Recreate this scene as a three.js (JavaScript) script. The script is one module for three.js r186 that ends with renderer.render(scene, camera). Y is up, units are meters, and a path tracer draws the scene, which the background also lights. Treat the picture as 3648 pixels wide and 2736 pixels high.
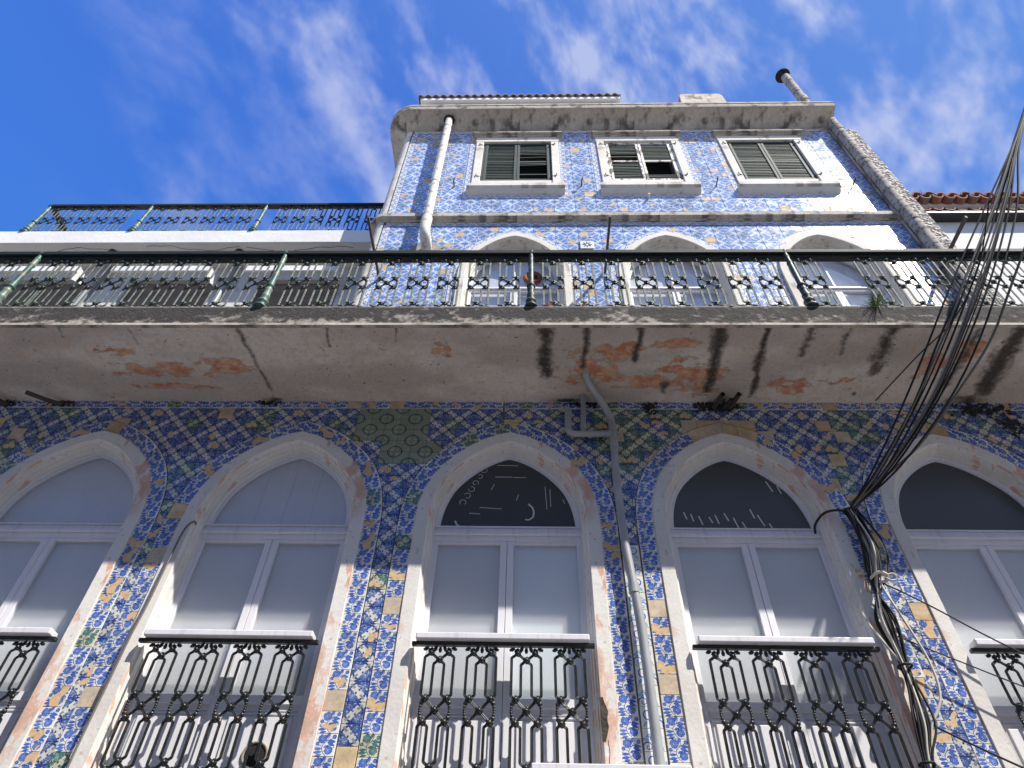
import * as THREE from 'three';
import { mergeGeometries, toCreasedNormals } from 'three/addons/utils/BufferGeometryUtils.js';
import { RoundedBoxGeometry } from 'three/addons/geometries/RoundedBoxGeometry.js';

// ------------------------------------------------------------------ camera, sky, sun, exposure
const scene = new THREE.Scene();
const camera = new THREE.PerspectiveCamera(59.36, 1024 / 768, 0.05, 2000);
camera.position.set(0.1866, 1.6, 4.8);
camera.rotation.order = 'YXZ';
camera.rotation.set(THREE.MathUtils.degToRad(47.13), THREE.MathUtils.degToRad(2.24), THREE.MathUtils.degToRad(1.77));
scene.add(camera);
const renderer = new THREE.WebGLRenderer({ antialias: true });
renderer.setSize(1024, 768);
renderer.toneMapping = THREE.LinearToneMapping;
renderer.toneMappingExposure = 1.6;
renderer.shadowMap.enabled = true;
const SUN = new THREE.Vector3(1.2, 2.25, 1).normalize();
const sun = new THREE.DirectionalLight(new THREE.Color(1, 0.95, 0.87), 4.6);
sun.position.copy(SUN).multiplyScalar(60); sun.target.position.set(0, 6, 0);
sun.castShadow = true; sun.shadow.mapSize.set(4096, 4096);
Object.assign(sun.shadow.camera, { left: -14, right: 14, top: 14, bottom: -14, near: 1, far: 120 });
scene.add(sun, sun.target);

// ------------------------------------------------------------------ random numbers and noise
function rng(seed) { let a = seed >>> 0; return () => { a = (a + 0x6D2B79F5) | 0; let t = Math.imul(a ^ (a >>> 15), 1 | a); t = (t + Math.imul(t ^ (t >>> 7), 61 | t)) ^ t; return ((t ^ (t >>> 14)) >>> 0) / 4294967296; }; }
function hash2(x, y) { let h = Math.imul(x, 374761393) ^ Math.imul(y, 668265263); h = Math.imul(h ^ (h >>> 13), 1274126177); return ((h ^ (h >>> 16)) >>> 0) / 4294967296; }
function vnoise(x, y, per = 4096) {
  const xi = Math.floor(x), yi = Math.floor(y), fx = x - xi, fy = y - yi;
  const u = fx * fx * (3 - 2 * fx), v = fy * fy * (3 - 2 * fy);
  const m = (n) => ((n % per) + per) % per;
  const x0 = m(xi), x1 = m(xi + 1), y0 = m(yi), y1 = m(yi + 1);
  const a = hash2(x0, y0), b = hash2(x1, y0), c = hash2(x0, y1), d = hash2(x1, y1);
  return a + (b - a) * u + (c - a) * v + (a - b - c + d) * u * v;
}
function fbm(x, y, oct = 5, per = 4096, gain = 0.5) { let s = 0, a = 0.5, n = 0; for (let i = 0; i < oct; i++) { s += a * vnoise(x + i * 17, y + i * 31, per); n += a; x *= 2; y *= 2; per *= 2; a *= gain; } return s / n; }
const sst = (a, b, x) => { const t = Math.min(1, Math.max(0, (x - a) / (b - a))); return t * t * (3 - 2 * t); };
const mix = (a, b, t) => a + (b - a) * t;
const mix3 = (a, b, t) => [mix(a[0], b[0], t), mix(a[1], b[1], t), mix(a[2], b[2], t)];

// sky: clear blue with thin high cloud, computed by direction
{
  const W = 2048, H = 1024, data = new Float32Array(W * H * 4), EX = 1.6;
  const lin = (c) => { c /= 255; return c <= 0.04045 ? c / 12.92 : Math.pow((c + 0.055) / 1.055, 2.4); };
  const L = (r, g, b) => [lin(r) / EX, lin(g) / EX, lin(b) / EX];
  const zen = L(44, 100, 210), mid = L(66, 128, 226), low = L(128, 172, 238), hor = L(205, 218, 240), cl = L(214, 220, 246), gnd = L(120, 118, 112);
  for (let j = 0; j < H; j++) for (let i = 0; i < W; i++) {
    const ph = ((i + 0.5) / W - 0.5) * 2 * Math.PI, th = ((j + 0.5) / H - 0.5) * Math.PI;
    const dy = Math.sin(th), dx = Math.cos(th) * Math.cos(ph), dz = Math.cos(th) * Math.sin(ph);
    let c;
    if (dy < 0) c = mix3(hor, gnd, sst(0, 0.06, -dy));
    else {
      const sd = dx * SUN.x + dy * SUN.y + dz * SUN.z;
      c = dy > 0.6 ? mix3(mid, zen, sst(0.6, 1.0, dy)) : dy > 0.2 ? mix3(low, mid, sst(0.15, 0.68, dy)) : mix3(hor, low, sst(0, 0.22, dy));
      const au = Math.pow(Math.max(0, 0.5 + 0.5 * sd), 5);
      c = mix3(c, low, 0.75 * au);
      const px = dx / (dy + 0.12), pz = dz / (dy + 0.12);
      const wx = fbm(px * 1.7 + 9, pz * 1.7 + 3, 4), wz = fbm(px * 1.7 + 40, pz * 1.7 + 71, 4);
      const st = fbm(px * 7.5 + wx * 1.6 + pz * 2.6, pz * 4.2 + wz * 1.6, 6, 4096, 0.58);
      const big = fbm(px * 2.1 + 4.3, pz * 1.3 + 8.1, 3);
      const fine = fbm(px * 19 + wx * 3.5 + pz * 6, pz * 12 + wz * 3, 6, 4096, 0.62);
      let d = sst(0.38, 0.8, st * 0.42 + fine * 0.58) * sst(0.26, 0.64, big + 0.17 * px);
      d = d * (0.85 + 0.4 * fine) * sst(0.02, 0.3, dy);
      c = mix3(c, cl, Math.min(0.62, d * 0.9));
      const vs = Math.pow(Math.max(0, sd), 40) * 0.35; c = [c[0] + vs, c[1] + vs, c[2] + vs];
    }
    const o = (j * W + i) * 4; data[o] = c[0]; data[o + 1] = c[1]; data[o + 2] = c[2]; data[o + 3] = 1;
  }
  const t = new THREE.DataTexture(data, W, H, THREE.RGBAFormat, THREE.FloatType);
  t.mapping = THREE.EquirectangularReflectionMapping; t.magFilter = t.minFilter = THREE.LinearFilter; t.wrapS = THREE.RepeatWrapping; t.needsUpdate = true;
  scene.background = t; scene.environment = t;
}

// ------------------------------------------------------------------ textures and materials
function tex(w, h, fn, { srgb = true, rx = 1, ry = 1 } = {}) {
  const d = new Uint8Array(w * h * 4);
  for (let j = 0; j < h; j++) for (let i = 0; i < w; i++) { const c = fn((i + 0.5) / w, (j + 0.5) / h), o = (j * w + i) * 4; d[o] = Math.max(0, Math.min(255, c[0])); d[o + 1] = Math.max(0, Math.min(255, c[1])); d[o + 2] = Math.max(0, Math.min(255, c[2])); d[o + 3] = 255; }
  const t = new THREE.DataTexture(d, w, h, THREE.RGBAFormat); t.magFilter = THREE.LinearFilter; t.minFilter = THREE.LinearMipmapLinearFilter; t.generateMipmaps = true;
  t.wrapS = t.wrapT = THREE.RepeatWrapping; t.repeat.set(rx, ry); if (srgb) t.colorSpace = THREE.SRGBColorSpace; t.needsUpdate = true; return t;
}
const grey = (v) => [v, v, v];
const std = (o) => new THREE.MeshStandardMaterial(o);
const phy = (o) => new THREE.MeshPhysicalMaterial(o);
const rgb = (r, g, b) => new THREE.Color().setRGB(r / 255, g / 255, b / 255, THREE.SRGBColorSpace);

// lime-washed stone of the window surrounds: chalky white with worn salmon under-colour and small scars (texture = 2 m)
const scar = (u, v, thr) => { const a = fbm(u * 10, v * 5, 6, 0 | 10, 0.55); return a; };
const stoneTex = tex(1024, 1024, (u, v) => {
  const n = fbm(u * 24, v * 24, 4, 24), m = fbm(u * 5, v * 5, 4, 5), f = fbm(u * 180, v * 180, 2, 180);
  let c = mix3([226, 222, 215], [205, 199, 192], sst(0.35, 0.75, m) * 0.6 + n * 0.25);
  const p = fbm(u * 20, v * 9 + 3, 5, 180, 0.6), zone = sst(0.46, 0.64, fbm(u * 4 + 2, v * 3 + 1, 3, 12));
  c = mix3(c, [214, 163, 138], sst(0.565, 0.6, p) * zone * 0.85);
  c = mix3(c, [180, 150, 128], sst(0.665, 0.69, p) * zone * 0.5);
  const sp = fbm(u * 60, v * 40 + 9, 3, 60); c = mix3(c, [150, 132, 118], sst(0.76, 0.82, sp) * 0.35);
  return c.map((x) => x - 6 + f * 12);
});
const stoneBump = tex(512, 512, (u, v) => grey(255 * (fbm(u * 20, v * 20, 5, 20) * 0.7 + 0.3 * fbm(u * 120, v * 120, 2, 120))), { srgb: false });
const M = {};
M.stone = std({ map: stoneTex, bumpMap: stoneBump, bumpScale: 0.004, roughness: 0.85 });
M.upperStone = std({ map: tex(512, 512, (u, v) => {
  const m = fbm(u * 6, v * 6, 5, 6), n = fbm(u * 40, v * 40, 3, 40); let c = mix3([230, 225, 214], [204, 196, 182], m * 0.8);
  c = mix3(c, [120, 112, 102], sst(0.62, 0.78, fbm(u * 14, v * 8 + 5, 5, 14)) * 0.45); return c.map((x) => x - 8 + 16 * n);
}), bumpMap: stoneBump, bumpScale: 0.003, roughness: 0.85 });
// weathered render of cornice and string course: pale grey with black lichen (texture = 2 m)
const weatherTex = tex(1024, 1024, (u, v) => {
  const m = fbm(u * 5, v * 5, 5, 5), n = fbm(u * 50, v * 50, 3, 50);
  let c = mix3([208, 199, 184], [166, 156, 142], m);
  const k = fbm(u * 10 + 3, v * 7, 6, 70, 0.62); c = mix3(c, [70, 65, 60], sst(0.46, 0.76, k) * 0.72);
  const r = fbm(u * 12 + 8, v * 12 + 2, 5, 12, 0.6); c = mix3(c, [138, 100, 78], sst(0.7, 0.8, r) * 0.4);
  return c.map((x) => x - 14 + 28 * n);
});
M.weather = std({ map: weatherTex, bumpMap: stoneBump, bumpScale: 0.006, roughness: 0.92 });
M.mortar = std({ map: tex(256, 256, (u, v) => { const n = fbm(u * 30, v * 30, 4, 30); return mix3([150, 140, 122], [112, 104, 92], n); }), roughness: 0.95 });
M.render = std({ map: tex(512, 512, (u, v) => { const n = fbm(u * 6, v * 6, 6, 6); const k = fbm(u * 22, v * 11, 4, 220); return mix3(mix3([214, 212, 208], [188, 186, 184], n), [150, 146, 140], sst(0.66, 0.8, k) * 0.4); }), bumpMap: stoneBump, bumpScale: 0.004, roughness: 0.9 });
M.neighbour = std({ map: tex(512, 512, (u, v) => { const n = fbm(u * 6, v * 6, 6, 6); return mix3([236, 234, 230], [214, 212, 208], n); }), bumpMap: stoneBump, bumpScale: 0.006, roughness: 0.9 });
const pebbleB = tex(512, 512, (u, v) => { const a = vnoise(u * 70, v * 70, 70), b = vnoise(u * 140, v * 140, 140); return grey(255 * sst(0.25, 0.85, a * 0.65 + b * 0.35)); }, { srgb: false });
M.pebble = std({ map: tex(512, 512, (u, v) => { const a = vnoise(u * 70, v * 70, 70), b = vnoise(u * 140, v * 140, 140), k = a * 0.65 + b * 0.35; return mix3([108, 102, 96], [206, 200, 192], sst(0.3, 0.6, k)); }), bumpMap: pebbleB, bumpScale: 0.03, roughness: 0.95 });
// painted joinery
const woodTex = tex(512, 512, (u, v) => { const g = fbm(u * 60, v * 4, 4, 240), n = fbm(u * 10, v * 10, 4, 10); let c = mix3([232, 231, 234], [210, 209, 213], g * 0.6 + n * 0.3); const k = fbm(u * 40, v * 8 + 5, 4, 320); return mix3(c, [170, 164, 158], sst(0.72, 0.8, k) * 0.2); });
M.wood = std({ map: woodTex, roughness: 0.55, bumpMap: stoneBump, bumpScale: 0.001 });
M.rail = std({ map: woodTex, color: rgb(250, 248, 250), roughness: 0.4 });
M.blind = std({ map: tex(512, 512, (u, v) => { const n = fbm(u * 4, v * 4, 4, 4), s = fbm(u * 40, v * 2, 3, 80); return mix3([206, 210, 214], [184, 190, 197], n * 0.8 + s * 0.3); }), roughness: 0.9 });
M.dust = std({ map: tex(512, 512, (u, v) => { const n = fbm(u * 5, v * 5, 5, 5), k = fbm(u * 3 + 4, v * 3 + 1, 5, 3); return mix3(mix3([226, 234, 238], [200, 210, 218], n), [150, 148, 146], sst(0.56, 0.74, k) * 0.6); }), roughness: 0.9 });
M.board = std({ map: woodTex, color: rgb(222, 228, 236), roughness: 0.7 });
M.curtain = std({ map: tex(256, 256, (u, v) => { const s = fbm(u * 30, v * 2, 3, 60); return mix3([226, 230, 236], [196, 202, 212], s); }), roughness: 0.95 });
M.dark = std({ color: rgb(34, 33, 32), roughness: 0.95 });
M.broken = std({ map: tex(128, 128, (u, v) => { const n = fbm(u * 20, v * 20, 5, 20, 0.6); return mix3([92, 82, 72], [40, 36, 33], n); }), bumpMap: stoneBump, bumpScale: 0.02, roughness: 1 });
M.mould = std({ color: rgb(44, 41, 38), roughness: 1, side: THREE.DoubleSide });
M.room = std({ color: rgb(96, 92, 88), roughness: 0.95 });
M.glass = phy({ color: 0xffffff, transmission: 1, thickness: 0, roughness: 0.06, ior: 1.5 });
M.dustyGlass = phy({ color: 0xffffff, transmission: 0.92, thickness: 0, roughness: 0.32, ior: 1.5 });
M.fanGlass = phy({ color: rgb(74, 74, 76), transmission: 0.35, thickness: 0, roughness: 0.5, ior: 1.5 });
M.fanGlassClear = phy({ color: rgb(98, 98, 100), transmission: 0.5, thickness: 0, roughness: 0.3, ior: 1.5 });
M.paintmark = std({ color: rgb(215, 214, 210), roughness: 0.8 });
// iron
M.iron = std({ map: tex(256, 256, (u, v) => { const n = fbm(u * 20, v * 20, 4, 20); return mix3(mix3([30, 32, 32], [52, 56, 54], n), [92, 66, 48], sst(0.68, 0.8, fbm(u * 26, v * 26 + 5, 3, 26)) * 0.7); }), roughness: 0.3, metalness: 0.25 });
M.greenIron = std({ map: tex(256, 256, (u, v) => { const n = fbm(u * 16, v * 16, 5, 16), p = fbm(u * 30 + 3, v * 30, 4, 30); return mix3(mix3([34, 44, 40], [74, 92, 82], sst(0.3, 0.75, n)), [142, 122, 84], sst(0.6, 0.78, p) * 0.7); }), roughness: 0.5, metalness: 0.1 });
M.postIron = std({ map: tex(256, 256, (u, v) => { const n = fbm(u * 10, v * 10, 5, 10), p = fbm(u * 16 + 3, v * 16, 4, 16); return mix3(mix3([56, 92, 80], [112, 138, 124], sst(0.3, 0.75, n)), [150, 128, 104], sst(0.58, 0.75, p) * 0.7); }), roughness: 0.5, metalness: 0.05 });
M.darkRail = std({ map: tex(128, 128, (u, v) => { const n = fbm(u * 12, v * 12, 4, 12); return mix3([14, 20, 18], [26, 34, 31], n); }), roughness: 0.72, metalness: 0.1 });
M.rod = std({ color: rgb(78, 72, 66), roughness: 0.7, metalness: 0.3 });
M.pvc = std({ map: tex(256, 256, (u, v) => { const n = fbm(u * 6, v * 12, 4, 12); return mix3([170, 173, 174], [140, 143, 144], n); }), roughness: 0.4 });
M.pipe = std({ map: tex(512, 512, (u, v) => { const n = fbm(u * 8, v * 10, 5, 8), k = fbm(u * 14, v * 24 + 4, 5, 336); return mix3(mix3([234, 229, 216], [206, 198, 184], n), [140, 120, 102], sst(0.6, 0.75, k) * 0.55); }), roughness: 0.7 });
M.cementPipe = std({ map: tex(512, 512, (u, v) => { const n = fbm(u * 10, v * 20, 5, 10), k = fbm(u * 34, v * 60 + 4, 4, 34); return mix3(mix3([186, 178, 166], [146, 138, 128], n), [74, 68, 62], sst(0.56, 0.72, k) * 0.8); }), bumpMap: stoneBump, bumpScale: 0.004, roughness: 0.9 });
M.copper = std({ color: rgb(140, 92, 60), roughness: 0.6, metalness: 0.4 });
M.shutter = std({ map: tex(256, 256, (u, v) => { const n = fbm(u * 20, v * 5, 4, 20); return mix3([70, 82, 76], [46, 56, 52], n); }), roughness: 0.7 });
M.slat = std({ map: tex(256, 256, (u, v) => { const n = fbm(u * 6, v * 30, 4, 30); return mix3([84, 98, 91], [56, 68, 63], n); }), roughness: 0.6 });
M.peeled = std({ map: tex(256, 256, (u, v) => { const n = fbm(u * 26, v * 14, 5, 364, 0.6); return mix3([236, 232, 222], [104, 94, 82], sst(0.52, 0.6, n) * 0.9); }), bumpMap: stoneBump, bumpScale: 0.003, roughness: 0.8 });
M.brownSlat = std({ map: tex(256, 256, (u, v) => { const n = fbm(u * 4, v * 40, 4, 40); return mix3([150, 132, 112], [112, 98, 84], n); }), roughness: 0.75 });
M.clay = [0, 1, 2].map((k) => std({ map: tex(128, 128, (u, v) => { const n = fbm(u * 8 + k * 5, v * 8, 5, 4096); return mix3([[176, 112, 88], [150, 120, 100], [158, 92, 72]][k], [112, 92, 80], sst(0.35, 0.75, n)); }), roughness: 0.9 }));
M.corrugated = std({ map: tex(256, 256, (u, v) => { const n = fbm(u * 10, v * 10, 5, 10); return mix3([150, 144, 136], [104, 100, 94], n); }), roughness: 0.9 });
M.black = std({ color: rgb(24, 24, 25), roughness: 0.5 });
M.cableBlack = std({ color: rgb(24, 23, 23), roughness: 0.7 });
M.cableGrey = std({ color: rgb(104, 99, 92), roughness: 0.7 });
M.cableWhite = std({ color: rgb(206, 200, 186), roughness: 0.6 });
M.ceramic = std({ color: rgb(236, 236, 232), roughness: 0.25 });
M.leaf = std({ color: rgb(126, 142, 46), roughness: 0.7, side: THREE.DoubleSide });
M.leafDark = std({ color: rgb(82, 104, 40), roughness: 0.7, side: THREE.DoubleSide });
M.dry = std({ color: rgb(168, 118, 84), roughness: 0.85, side: THREE.DoubleSide });
M.cement = std({ map: tex(256, 256, (u, v) => { const n = fbm(u * 10, v * 10, 5, 10); return mix3([168, 158, 146], [120, 112, 102], n); }), roughness: 0.95 });
M.rust = std({ map: tex(256, 256, (u, v) => { const n = fbm(u * 10, v * 10, 5, 10, 0.6); return mix3([176, 92, 46], [92, 66, 50], sst(0.35, 0.65, n)); }), roughness: 0.9 });
M.opposite = std({ map: tex(256, 256, (u, v) => { const n = fbm(u * 6, v * 6, 5, 6); return mix3([214, 210, 202], [192, 188, 180], n); }), roughness: 0.95 });
M.ground = std({ map: tex(512, 512, (u, v) => { const n = fbm(u * 60, v * 60, 3, 60), m = fbm(u * 6, v * 6, 4, 6); return [112 + 52 * n + 40 * m, 111 + 52 * n + 40 * m, 108 + 52 * n + 40 * m]; }), roughness: 0.9 });

// ------------------------------------------------------------------ geometry helpers
function planar(g, s = 1) {   // planar texture coordinates in metres, by the way each face points
  const q = g.index ? g.toNonIndexed() : g, p = q.attributes.position, uv = new Float32Array(p.count * 2);
  const a = new THREE.Vector3(), b = new THREE.Vector3(), c = new THREE.Vector3();
  for (let i = 0; i < p.count; i += 3) {
    a.fromBufferAttribute(p, i); b.fromBufferAttribute(p, i + 1); c.fromBufferAttribute(p, i + 2);
    const n = b.clone().sub(a).cross(c.clone().sub(a)), ax = Math.abs(n.x), ay = Math.abs(n.y), az = Math.abs(n.z);
    [a, b, c].forEach((v, k) => { const o = (i + k) * 2; if (az >= ax && az >= ay) { uv[o] = v.x * s; uv[o + 1] = v.y * s; } else if (ay >= ax) { uv[o] = v.x * s; uv[o + 1] = v.z * s; } else { uv[o] = v.z * s; uv[o + 1] = v.y * s; } });
  }
  q.setAttribute('uv', new THREE.BufferAttribute(uv, 2)); return q;
}
function box(x0, x1, y0, y1, z0, z1, ch = 0) {
  const w = x1 - x0, h = y1 - y0, d = z1 - z0;
  const g = ch > 0 ? new RoundedBoxGeometry(w, h, d, 1, Math.min(ch, w / 2.1, h / 2.1, d / 2.1)) : new THREE.BoxGeometry(w, h, d);
  g.translate((x0 + x1) / 2, (y0 + y1) / 2, (z0 + z1) / 2); return planar(g, 0.5);
}
const clean = (g) => { const q = g.index ? g.toNonIndexed() : g; for (const k of Object.keys(q.attributes)) if (!['position', 'normal', 'uv'].includes(k)) q.deleteAttribute(k); return q; };
const merge = (list) => mergeGeometries(list.map(clean), false);
function tube(pts, r, seg = 6, n = 0, closed = false) { const c = new THREE.CatmullRomCurve3(pts.map((p) => new THREE.Vector3(...p)), closed, 'catmullrom', 0.5); return new THREE.TubeGeometry(c, n || Math.max(6, pts.length * 8), r, seg, closed); }
function bar(a, b, r, seg = 6) {
  const A = new THREE.Vector3(...a), B = new THREE.Vector3(...b), d = B.clone().sub(A), g = new THREE.CylinderGeometry(r, r, d.length(), seg, 1);
  g.applyQuaternion(new THREE.Quaternion().setFromUnitVectors(new THREE.Vector3(0, 1, 0), d.clone().normalize())); g.translate(...A.add(B).multiplyScalar(0.5).toArray()); return g;
}
function lathe(pts, seg = 14) { return new THREE.LatheGeometry(pts.map((p) => new THREE.Vector2(p[0], p[1])), seg); }
const used = new Map();
const numbered = (n) => { const k = used.get(n) || 0; used.set(n, k + 1); return k ? `${n}_${String(k).padStart(3, '0')}` : n; };
function add(name, geo, mat, parent = scene) { const m = new THREE.Mesh(geo, mat); m.name = parent === scene ? numbered(name) : name; m.castShadow = m.receiveShadow = true; parent.add(m); return m; }
function group(name, parent = scene, pos = [0, 0, 0]) { const g = new THREE.Group(); g.name = parent === scene ? numbered(name) : name; g.position.set(...pos); parent.add(g); return g; }
function tag(o, label, category, grp) { o.userData.label = label; o.userData.category = category; if (grp) o.userData.group = grp; return o; }
const stuff = (o) => { o.userData.kind = 'stuff'; return o; };
const structure = (o) => { o.userData.kind = 'structure'; return o; };

// pointed arch outlines; off > 0 lies inside the outer edge, off < 0 outside
const ARCH = [[-1, 0], [-0.985, 0.16], [-0.927, 0.355], [-0.828, 0.528], [-0.668, 0.69], [-0.448, 0.842], [-0.216, 0.948], [0, 1.004]];
function archHalf(hw, sy, ay, off, n = 22) {
  const src = new THREE.CatmullRomCurve3([[-1, -0.12], ...ARCH].map(([x, y]) => new THREE.Vector3(x * hw, sy + y * (ay - sy), 0)), false, 'centripetal').getPoints(160).filter((p) => p.y >= sy - 1e-6);
  let out = src.map((p, i) => { const a = src[Math.max(0, i - 1)], b = src[Math.min(src.length - 1, i + 1)], t = new THREE.Vector2(b.x - a.x, b.y - a.y).normalize(); return new THREE.Vector2(p.x + t.y * off, p.y - t.x * off); });
  out[0].set(-(hw - off), sy);
  const cut = out.findIndex((p) => p.x >= 0);
  if (cut > 0) { const a = out[cut - 1], b = out[cut], f = -a.x / (b.x - a.x || 1e-9); out = out.slice(0, cut); out.push(new THREE.Vector2(0, a.y + (b.y - a.y) * f)); }
  else { const a = out[out.length - 2], b = out[out.length - 1], f = -b.x / (b.x - a.x); out.push(new THREE.Vector2(0, b.y + (b.y - a.y) * f)); }
  const L = [0]; for (let i = 1; i < out.length; i++) L.push(L[i - 1] + out[i].distanceTo(out[i - 1]));
  const r = []; for (let k = 0; k <= n; k++) { const s = L[L.length - 1] * k / n; let i = 1; while (i < L.length - 1 && L[i] < s) i++; const f = (s - L[i - 1]) / (L[i] - L[i - 1] || 1); r.push(out[i - 1].clone().lerp(out[i], f)); }
  return r;
}
function outline(A, off, base = A.base, n = 22) {
  const h = archHalf(A.hw, A.sy, A.ay, off, n), l = [new THREE.Vector2(-(A.hw - off), base), ...h];
  return [...l, ...l.slice(0, -1).reverse().map((p) => new THREE.Vector2(-p.x, p.y))];
}
function sweep(A, prof, base = A.base, n = 22) {   // prof: [[off, z], ...] swept round the arch
  const pos = [];
  const lines = prof.map(([o, z]) => outline(A, o, base, n).map((p) => [p.x, p.y, z]));
  for (let k = 0; k + 1 < lines.length; k++) for (let i = 0; i + 1 < lines[k].length; i++) { const a = lines[k][i], b = lines[k][i + 1], c = lines[k + 1][i + 1], d = lines[k + 1][i]; pos.push(...a, ...b, ...c, ...a, ...c, ...d); }
  const g = new THREE.BufferGeometry(); g.setAttribute('position', new THREE.Float32BufferAttribute(pos, 3)); g.computeVertexNormals();
  return planar(toCreasedNormals(g, 0.55), 0.5);
}
function archPlate(A, off, base, z0, z1) { const s = new THREE.Shape(outline(A, off, base)); const g = new THREE.ExtrudeGeometry(s, { depth: z1 - z0, bevelEnabled: false }); g.translate(0, 0, z0); return planar(g, 0.5); }
function inside(poly, x, y) { let c = false; for (let i = 0, j = poly.length - 1; i < poly.length; j = i++) { const a = poly[i], b = poly[j]; if ((a.y > y) !== (b.y > y) && x < (b.x - a.x) * (y - a.y) / (b.y - a.y) + a.x) c = !c; } return c; }

// ------------------------------------------------------------------ the painted tiles: one sheet of 8 x 8 tile faces
const CELL = 224, NC = 9, AT = CELL * NC;
const atlas = document.createElement('canvas'); atlas.width = atlas.height = AT;
const gloss = document.createElement('canvas'); gloss.width = gloss.height = AT;
const ca = atlas.getContext('2d'), cg = gloss.getContext('2d');
cg.fillStyle = 'rgb(255,46,0)'; cg.fillRect(0, 0, AT, AT);
const kinds = {}; let cellNo = 0;
const css = (c, a = 1) => `rgba(${c[0] | 0},${c[1] | 0},${c[2] | 0},${a})`;
function ellipse(c, x, y, rx, ry, rot, fill) { c.fillStyle = fill; c.beginPath(); c.ellipse(x, y, rx, ry, rot, 0, 7); c.fill(); }
function stroke(c, pts, w, col) { c.strokeStyle = col; c.lineWidth = w; c.lineCap = c.lineJoin = 'round'; c.beginPath(); c.moveTo(...pts[0]); if (pts.length === 4) c.bezierCurveTo(...pts[1], ...pts[2], ...pts[3]); else if (pts.length === 3) c.quadraticCurveTo(...pts[1], ...pts[2]); else for (const p of pts.slice(1)) c.lineTo(...p); c.stroke(); }
function leafShape(c, x, y, len, wid, rot, fill, line, R) { c.save(); c.translate(x, y); c.rotate(rot); c.fillStyle = fill; c.beginPath(); c.moveTo(-len / 2, 0); c.quadraticCurveTo(-len * 0.1, -wid, len / 2, 0); c.quadraticCurveTo(0, wid, -len / 2, 0); c.fill(); c.strokeStyle = line; c.lineWidth = 0.014; c.beginPath(); c.moveTo(-len / 2, 0.004); c.quadraticCurveTo(0, wid, len / 2, 0); c.stroke(); c.restore(); }
function peony(c, x, y, r, P, R) {
  for (let k = 0; k < 9; k++) { const a = k * 0.7 + R() * 0.5; ellipse(c, x + Math.cos(a) * r * 0.55, y + Math.sin(a) * r * 0.55, r * 0.48, r * 0.34, a, css(P.mid, 0.75)); }
  for (let k = 0; k < 8; k++) { const a = k * 0.8 + R(); c.strokeStyle = css(P.dark, 0.85); c.lineWidth = 0.018; c.beginPath(); c.arc(x + Math.cos(a) * r * 0.5, y + Math.sin(a) * r * 0.5, r * 0.38, a - 1.1, a + 1.1); c.stroke(); }
  ellipse(c, x, y, r * 0.28, r * 0.24, 0, css(P.light, 0.9)); ellipse(c, x + 0.01, y, r * 0.14, r * 0.12, 0, css(P.dark, 0.9));
}
const BLUE = { bg: [228, 227, 221], dark: [26, 42, 132], mid: [68, 104, 194], light: [162, 184, 224] };
const GREEN = { bg: [206, 206, 178], dark: [30, 58, 62], mid: [72, 112, 116], light: [150, 174, 160] };
function floral(c, P, R) {
  c.fillStyle = css(P.bg); c.fillRect(0, 0, 1, 1);
  const D = css(P.dark), Md = css(P.mid), J = () => (R() - 0.5) * 0.03;
  stroke(c, [[0.64, 0], [0.66, 0.16], [0.58, 0.3], [0.44, 0.42]], 0.024, D);
  stroke(c, [[0.44, 0.42], [0.3, 0.54], [0.36, 0.72], [0.46, 0.86]], 0.026, D); stroke(c, [[0.46, 0.86], [0.55, 0.93], [0.62, 1]], 0.026, D);
  stroke(c, [[0.5, 0.36], [0.66, 0.27], [0.8, 0.2]], 0.02, D); stroke(c, [[0.36, 0.56], [0.22, 0.52], [0.14, 0.47]], 0.018, D); stroke(c, [[0.42, 0.8], [0.52, 0.76], [0.6, 0.74]], 0.018, D);
  peony(c, 0.32 + J(), 0.22 + J(), 0.21, P, R); peony(c, 0.69 + J(), 0.73 + J(), 0.2, P, R); peony(c, 0.86 + J(), 0.14 + J(), 0.1, P, R); peony(c, 0.13 + J(), 0.46 + J(), 0.09, P, R);
  leafShape(c, 0.77, 0.32 + J(), 0.38, 0.14, 0.15, Md, D, R); leafShape(c, 0.75, 0.45 + J(), 0.4, 0.14, 0.42, Md, D, R); leafShape(c, 0.55, 0.1, 0.28, 0.13, 1.9, Md, D, R); leafShape(c, 0.52, 0.56, 0.22, 0.09, -0.5, Md, D, R);
  leafShape(c, 0.2, 0.68 + J(), 0.34, 0.12, -0.05, Md, D, R); leafShape(c, 0.2, 0.82 + J(), 0.38, 0.13, -0.12, Md, D, R); leafShape(c, 0.26, 0.94, 0.3, 0.1, -0.2, Md, D, R);
  for (const [x, y] of [[0.6, 0.55], [0.66, 0.51], [0.62, 0.6], [0.9, 0.6], [0.08, 0.6]]) ellipse(c, x, y, 0.035, 0.018, -0.7, D);
}
function sprig(c, x, y, rot, P) { c.save(); c.translate(x, y); c.rotate(rot); stroke(c, [[-0.14, 0], [0.14, 0]], 0.012, css(P.dark)); for (let k = -2; k <= 2; k++) for (const s of [-1, 1]) ellipse(c, k * 0.06, s * 0.035, 0.03, 0.016, s * 0.7, css(P.dark)); c.restore(); }
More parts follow.
